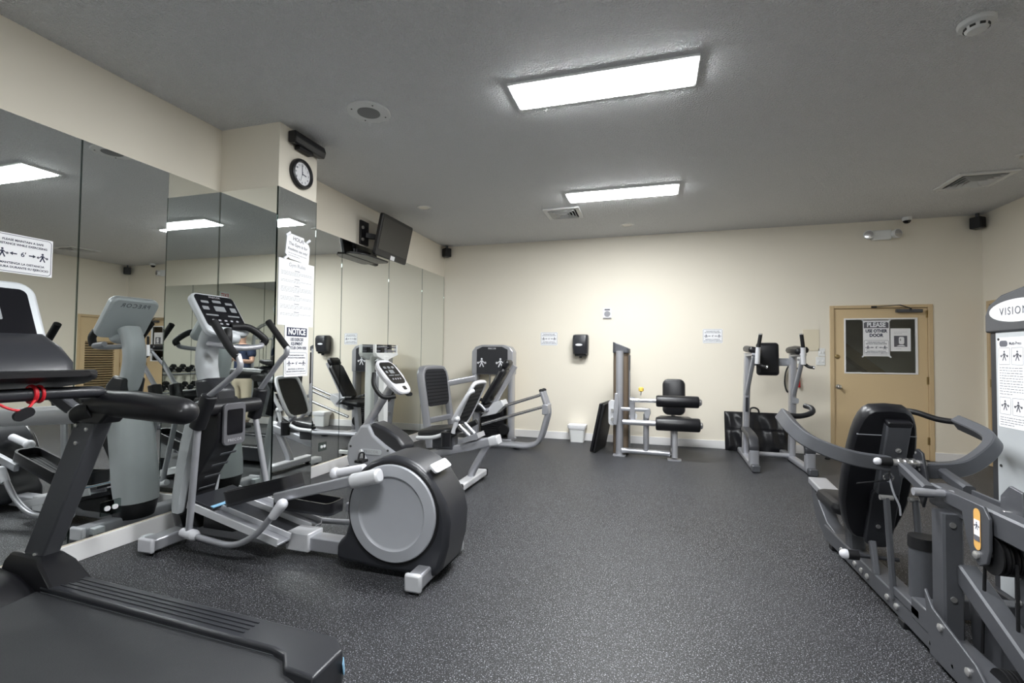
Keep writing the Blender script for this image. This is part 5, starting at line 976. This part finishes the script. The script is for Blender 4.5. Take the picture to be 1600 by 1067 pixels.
# weight stack tower
WX0, WX1, WY0, WY1 = 1.875, 2.14, 2.72, 3.46
tw = MB().box((WX0+0.012,WY0,0.03),(WX1,WY1,1.50)).build('stack_enclosure','graphite_dark',t,bevel=0.01)
MB().box((WX0,WY0+0.04,0.05),(WX0+0.012,WY1-0.05,1.50)).build('side_panel','grey_shell',t,bevel=0.003)
MB().rbar([(WX0+0.03,WY1-0.02,0.0),(WX0+0.03,WY1-0.02,1.52)],0.05,0.06,r=0.01,up=(0,1,0)).build('corner_post','graphite_dark',t)
hdp = [(WY1+0.02,1.50),(WY1+0.02,1.60),(WY1-0.01,1.66),(WY1-0.12,1.71),(WY0+0.30,1.76),(WY0+0.10,1.73),(WY0-0.02,1.66),(WY0-0.02,1.50)]
hd = MB().prism([(WX0-0.012,y,z) for y,z in hdp],(WX1-WX0+0.02,0,0)).build('header','graphite',t,bevel=0.012)
HM = frame((WX0-0.0135,3.205,1.613),(0,-1,0),(0,0,1)); ov = MB().lathe([(1,0),(1,0.002)],HM@Matrix.Diagonal((0.225,0.062,1,1)),40).build('logo_oval','paper',hd); MB().text('VISION',HM@Matrix.Translation((-0.03,-0.003,0.0032)),0.06,bold=0.01,space=1.25,xs=0.95).build('lettering','print_mid',ov,flat=True,recalc=False)
MB().add([(0.13,-0.03,0),(0.15,-0.005,0),(0.205,0.03,0),(0.185,0.03,0),(0.135,0.0,0)],[[0,1,2,3,4]],HM@Matrix.Translation((0,0,0.0032))).add([(0.15,-0.03,0),(0.18,-0.01,0),(0.20,0.0,0),(0.17,-0.032,0)],[[0,1,2,3]],HM@Matrix.Translation((0,0,0.0034))).build('logo_mark','print_mid',ov,flat=True,recalc=False)
M = frame((WX0-0.0012,3.285,1.22),(0,-1,0),(0,0,1)); pl = MB().plate(M,0.21,0.50,0.001,0.012,z0=0).build('instruction_placard','paper',t,flat=True); q = lift(M,0.002)
m = MB().add([(x-0.055,y+0.215,0) for x,y in rr(0.065,0.034,0.015)],[list(range(24))],q).text('Multi-Press',q@Matrix.Translation((0.035,0.215,0)),0.026,bold=0.015,xs=0.8)
for x, y in ((-0.05,0.145),(0.05,0.145),(-0.05,-0.13),(0.05,-0.13)): outline(m,q@Matrix.Translation((x,y,0)),0.088,0.095,0.006,0.002); icon(m,q,x,y,0.04)
lines(m,q,-0.09,0.09,0.08,-0.065,11,21); lines(m,q,-0.09,0.09,-0.195,-0.235,4,22); m.build('lettering','print_mid',pl,flat=True,recalc=False)
for z in (1.46,0.75,0.45,0.16): MB().lathe([(0.008,0),(0.008,0.004)],frame((WX0,WY1-0.08,z),(0,-1,0),(0,0,1)),8).build('panel_screw','vent_dark',t)
MB().box((WX0-0.03,WY0-0.02,0),(WX1,WY1+0.02,0.05)).build('tower_foot','graphite_dark',t,bevel=0.006)
for k in range(12): MB().box((WX0+0.03,WY0-0.004,0.08+0.05*k),(WX1-0.03,WY0+0.02,0.122+0.05*k)).build('weight_plate','black_rubber',t,bevel=0.003)
# ================================================================== SEEN ONLY IN THE MIRRORS
t = thing('dumbbell_rack', (3.72,0.3,0), 'two-shelf metal dumbbell rack against the side wall', 'dumbbell rack')
for y in (-0.75,1.35):
    MB().rbar([(3.45,y,0.03),(4.0,y,0.03)],0.07,0.05,r=0.01).build('foot_rail','silver',t); MB().rbar([(3.98,y,0.03),(3.86,y,1.15)],0.07,0.06,r=0.01).build('upright','silver',t)
for z, x in ((0.40,3.72),(0.82,3.80)):
    MB().bar((x-0.10,-0.78,z),(x-0.10,1.38,z),0.05,0.02,up=(0.4,0,1)).build('shelf_rail','graphite',t); MB().bar((x+0.10,-0.78,z+0.07),(x+0.10,1.38,z+0.07),0.05,0.02,up=(0.4,0,1)).build('shelf_rail','graphite',t)
    for y in (-0.75,1.35): MB().bar((x-0.12,y,z-0.01),(x+0.22,y,z+0.09),0.04,0.03).build('shelf_bracket','silver',t)
def dumbbell(x, y, z, k, label):
    r = 0.05+0.012*k; o = thing('dumbbell', (x,y,z), label, 'dumbbell', 'dumbbells on the rack'); d = V((0.94,0,0.33)).normalized(); c = V((x,y,z+r+0.045))
    MB().cyl(c-d*0.07,c+d*0.07,0.016,n=12).build('handle','chrome',o)
    for s_ in (-1,1): MB().cyl(c+d*(0.06*s_),c+d*((0.11+0.01*k)*s_),r,n=6).build('head','black_rubber',o,bevel=0.008)
ORD = 'first second third fourth fifth sixth seventh eighth ninth'.split()
for i in range(9):
    dumbbell(3.72,-0.62+0.235*i,0.42,3-i//3,'black rubber hex dumbbell on the lower rack shelf, %s from the front wall' % ORD[i]); dumbbell(3.80,-0.62+0.235*i,0.84,1 if i > 4 else 2,'black rubber hex dumbbell on the upper rack shelf, %s from the front wall' % ORD[i])
t = thing('cable_tower', (3.1,2.3,0), 'silver cable machine with weight stack near the dumbbell rack', 'cable machine')
for y in (2.05,2.75):
    MB().rbar([(3.55,y,0.03),(3.5,y,1.7),(3.3,y,2.05),(2.95,y,2.15)],0.08,0.07,r=0.02,up=(0,1,0)).build('post','silver',t); MB().rbar([(2.6,y,0.03),(3.65,y,0.03)],0.07,0.05,r=0.01).build('foot_rail','silver',t)
MB().rbar([(2.95,2.05,2.13),(2.95,2.75,2.13)],0.07,0.07,r=0.02).build('top_beam','silver',t); MB().box((3.45,2.18,0.05),(3.60,2.62,0.95)).build('weight_stack','black_rubber',t,bevel=0.008)
for y in (2.28,2.52): MB().cyl((3.52,y,0.05),(3.52,y,1.8),0.012,n=10).build('guide_rod','chrome',t)
MB().rbar([(3.50,2.05,1.75),(3.50,2.75,1.75)],0.06,0.06,r=0.02).build('cross_beam','silver',t); MB().pad(frame((2.95,2.4,0.45),(1,0,0),(0,1,0)),0.40,0.35,0.08,0.06).build('seat','vinyl',t); MB().rbar([(2.95,2.4,0.03),(2.95,2.4,0.46)],0.08,0.08,r=0.01).build('seat_post','silver',t); MB().rbar([(2.62,2.4,0.03),(3.5,2.4,0.03)],0.08,0.05,r=0.01).build('base_beam','silver',t)
MB().cyl((2.95,2.4,2.1),(2.95,2.4,1.75),0.006,n=8).build('cable','black_rubber',t); MB().tube([(2.95,1.95,1.68),(2.95,2.15,1.75),(2.95,2.65,1.75),(2.95,2.85,1.68)],0.016).build('pulldown_bar','chrome',t)
# exit sign on the side wall (reads in the mirrored corner)
t = thing('exit_sign', (XR,1.6,2.88), 'white exit sign with dark letters on the side wall', 'exit sign'); M = frame((XR-0.001,1.6,2.88),(0,-1,0),(0,0,1))
MB().plate(M,0.30,0.20,0.04,0.01).build('housing','white_paint',t,bevel=0.005); MB().text('EXIT',lift(M,0.0415),0.15,bold=0.02,xs=0.8).build('lettering','red',t,flat=True,recalc=False)
# ------------------------------------------------------------------ photographer
def skinned(name, joints, edges, m, parent, sub=2):
    me = bpy.data.meshes.new(name); off = WO[parent]; me.from_pydata([tuple(V(j[:3])-off) for j in joints],edges,[]); o = bpy.data.objects.new(name,me); COL.objects.link(o); o.parent = parent; WO[o] = off
    sk = o.modifiers.new('skin','SKIN'); sk.use_smooth_shade = True
    for i, j in enumerate(joints): d = me.skin_vertices[0].data[i]; d.radius = (j[3], j[4] if len(j) > 4 else j[3]); d.use_root = (i == 0)
    sb = o.modifiers.new('sub','SUBSURF'); sb.levels = sub; sb.render_levels = sub; me.materials.append(MATS[m]); return o
px_, py_ = 0.08, -0.62
t = thing('person', (px_,py_,0), 'person in navy polo shirt and khaki trousers standing behind the camera', 'person')
def J(x, y, z, r, r2=None): return (px_+x, py_+y, z, r, r2 or r)
body = [J(0,0,0.98,0.13,0.10),J(0,0,1.12,0.135,0.095),J(0,0.0,1.30,0.15,0.10),J(0,0,1.42,0.13,0.085),J(0,0,1.50,0.055),J(0,0.015,1.57,0.06),J(0,0.025,1.66,0.075,0.09),J(0,0.02,1.74,0.055,0.065)]
ed = [(i,i+1) for i in range(7)]
for q in (-1,1):
    k = len(body); body += [J(q*0.19,0,1.43,0.06),J(q*0.25,0.03,1.18,0.045),J(q*0.20,0.27,1.20,0.034),J(q*0.14,0.36,1.25,0.028)]; ed += [(3,k),(k,k+1),(k+1,k+2),(k+2,k+3)]
    h = k+3
    for fx, fy, fz, l in ((0.03,0.07,0.03,0),(0.012,0.085,0.02,0),(-0.008,0.088,0.012,0),(-0.028,0.078,0.0,0)):
        b = body[h]; j = len(body); body += [(b[0]+fx*0.7*q,b[1]+0.035,b[2]+fz*0.4,0.011,0.011),(b[0]+fx*q,b[1]+fy,b[2]+fz,0.009,0.009),(b[0]+fx*q-q*0.02,b[1]+fy+0.012,b[2]+fz+0.012,0.008,0.008)]; ed += [(h,j),(j,j+1),(j+1,j+2)]
    b = body[k+2]; j = len(body); body += [(b[0]-q*0.035,b[1]+0.05,b[2]+0.05,0.011,0.011),(b[0]-q*0.05,b[1]+0.085,b[2]+0.07,0.009,0.009)]; ed += [(k+2,j),(j,j+1)]
    k = len(body); body += [J(q*0.10,0,0.90,0.085),J(q*0.11,0.01,0.50,0.055),J(q*0.115,-0.02,0.10,0.036),J(q*0.12,0.02,0.05,0.035),J(q*0.13,0.15,0.035,0.03)]; ed += [(0,k),(k,k+1),(k+1,k+2),(k+2,k+3),(k+3,k+4)]
bo = skinned('body',body,ed,'skin',t)
skinned('polo_shirt',[J(0,0,0.93,0.165,0.13),J(0,0,1.12,0.165,0.125),J(0,0,1.30,0.18,0.125),J(0,0,1.42,0.155,0.105),J(0,0.0,1.49,0.07),J(0.19,0,1.43,0.085),J(0.235,0.02,1.25,0.075),J(-0.19,0,1.43,0.085),J(-0.235,0.02,1.25,0.075)],[(0,1),(1,2),(2,3),(3,4),(3,5),(5,6),(3,7),(7,8)],'navy_cloth',t)
tr = [J(0,0,0.97,0.155,0.12),J(0,0,0.90,0.15,0.12)]; ted = [(0,1)]
for q in (-1,1): k = len(tr); tr += [J(q*0.10,0,0.80,0.105),J(q*0.11,0.01,0.50,0.08),J(q*0.115,-0.01,0.09,0.068)]; ted += [(1,k),(k,k+1),(k+1,k+2)]
skinned('trousers',tr,ted,'khaki',t)
for q in (-1,1): MB().loft([[(px_+q*0.125+x,py_+0.06+y,z) for x,y in rr(w_,l_,0.045,4)] for z,w_,l_ in ((0.0,0.10,0.29),(0.03,0.105,0.295),(0.07,0.095,0.27),(0.10,0.075,0.16))]).build('shoe','black_rubber',t)
MB().ball((px_,py_-0.005,1.725),0.098,(0.88,1.05,0.85),18,12).build('hair','hair',t)
for q in (-1,1): MB().ball((px_+q*0.032,py_+0.118,1.665),0.011).build('eye','paper',t); MB().ball((px_+q*0.088,py_+0.02,1.65),0.026,(0.45,0.8,1.1)).build('ear','skin',t)
MB().prism([(px_-0.012,py_+0.115,1.625),(px_+0.012,py_+0.115,1.625),(px_,py_+0.145,1.63),(px_,py_+0.112,1.668)],(0,-0.01,0)).build('nose','skin',t,bevel=0.004); MB().ball((px_,py_+0.108,1.60),0.022,(1,0.35,0.3)).build('mouth','red',t)
MB().plate(frame((px_+0.07,py_+0.128,1.36),(-1,0,0),(0,0,1)),0.05,0.04,0.004,0.01).build('shirt_logo','paper',t)
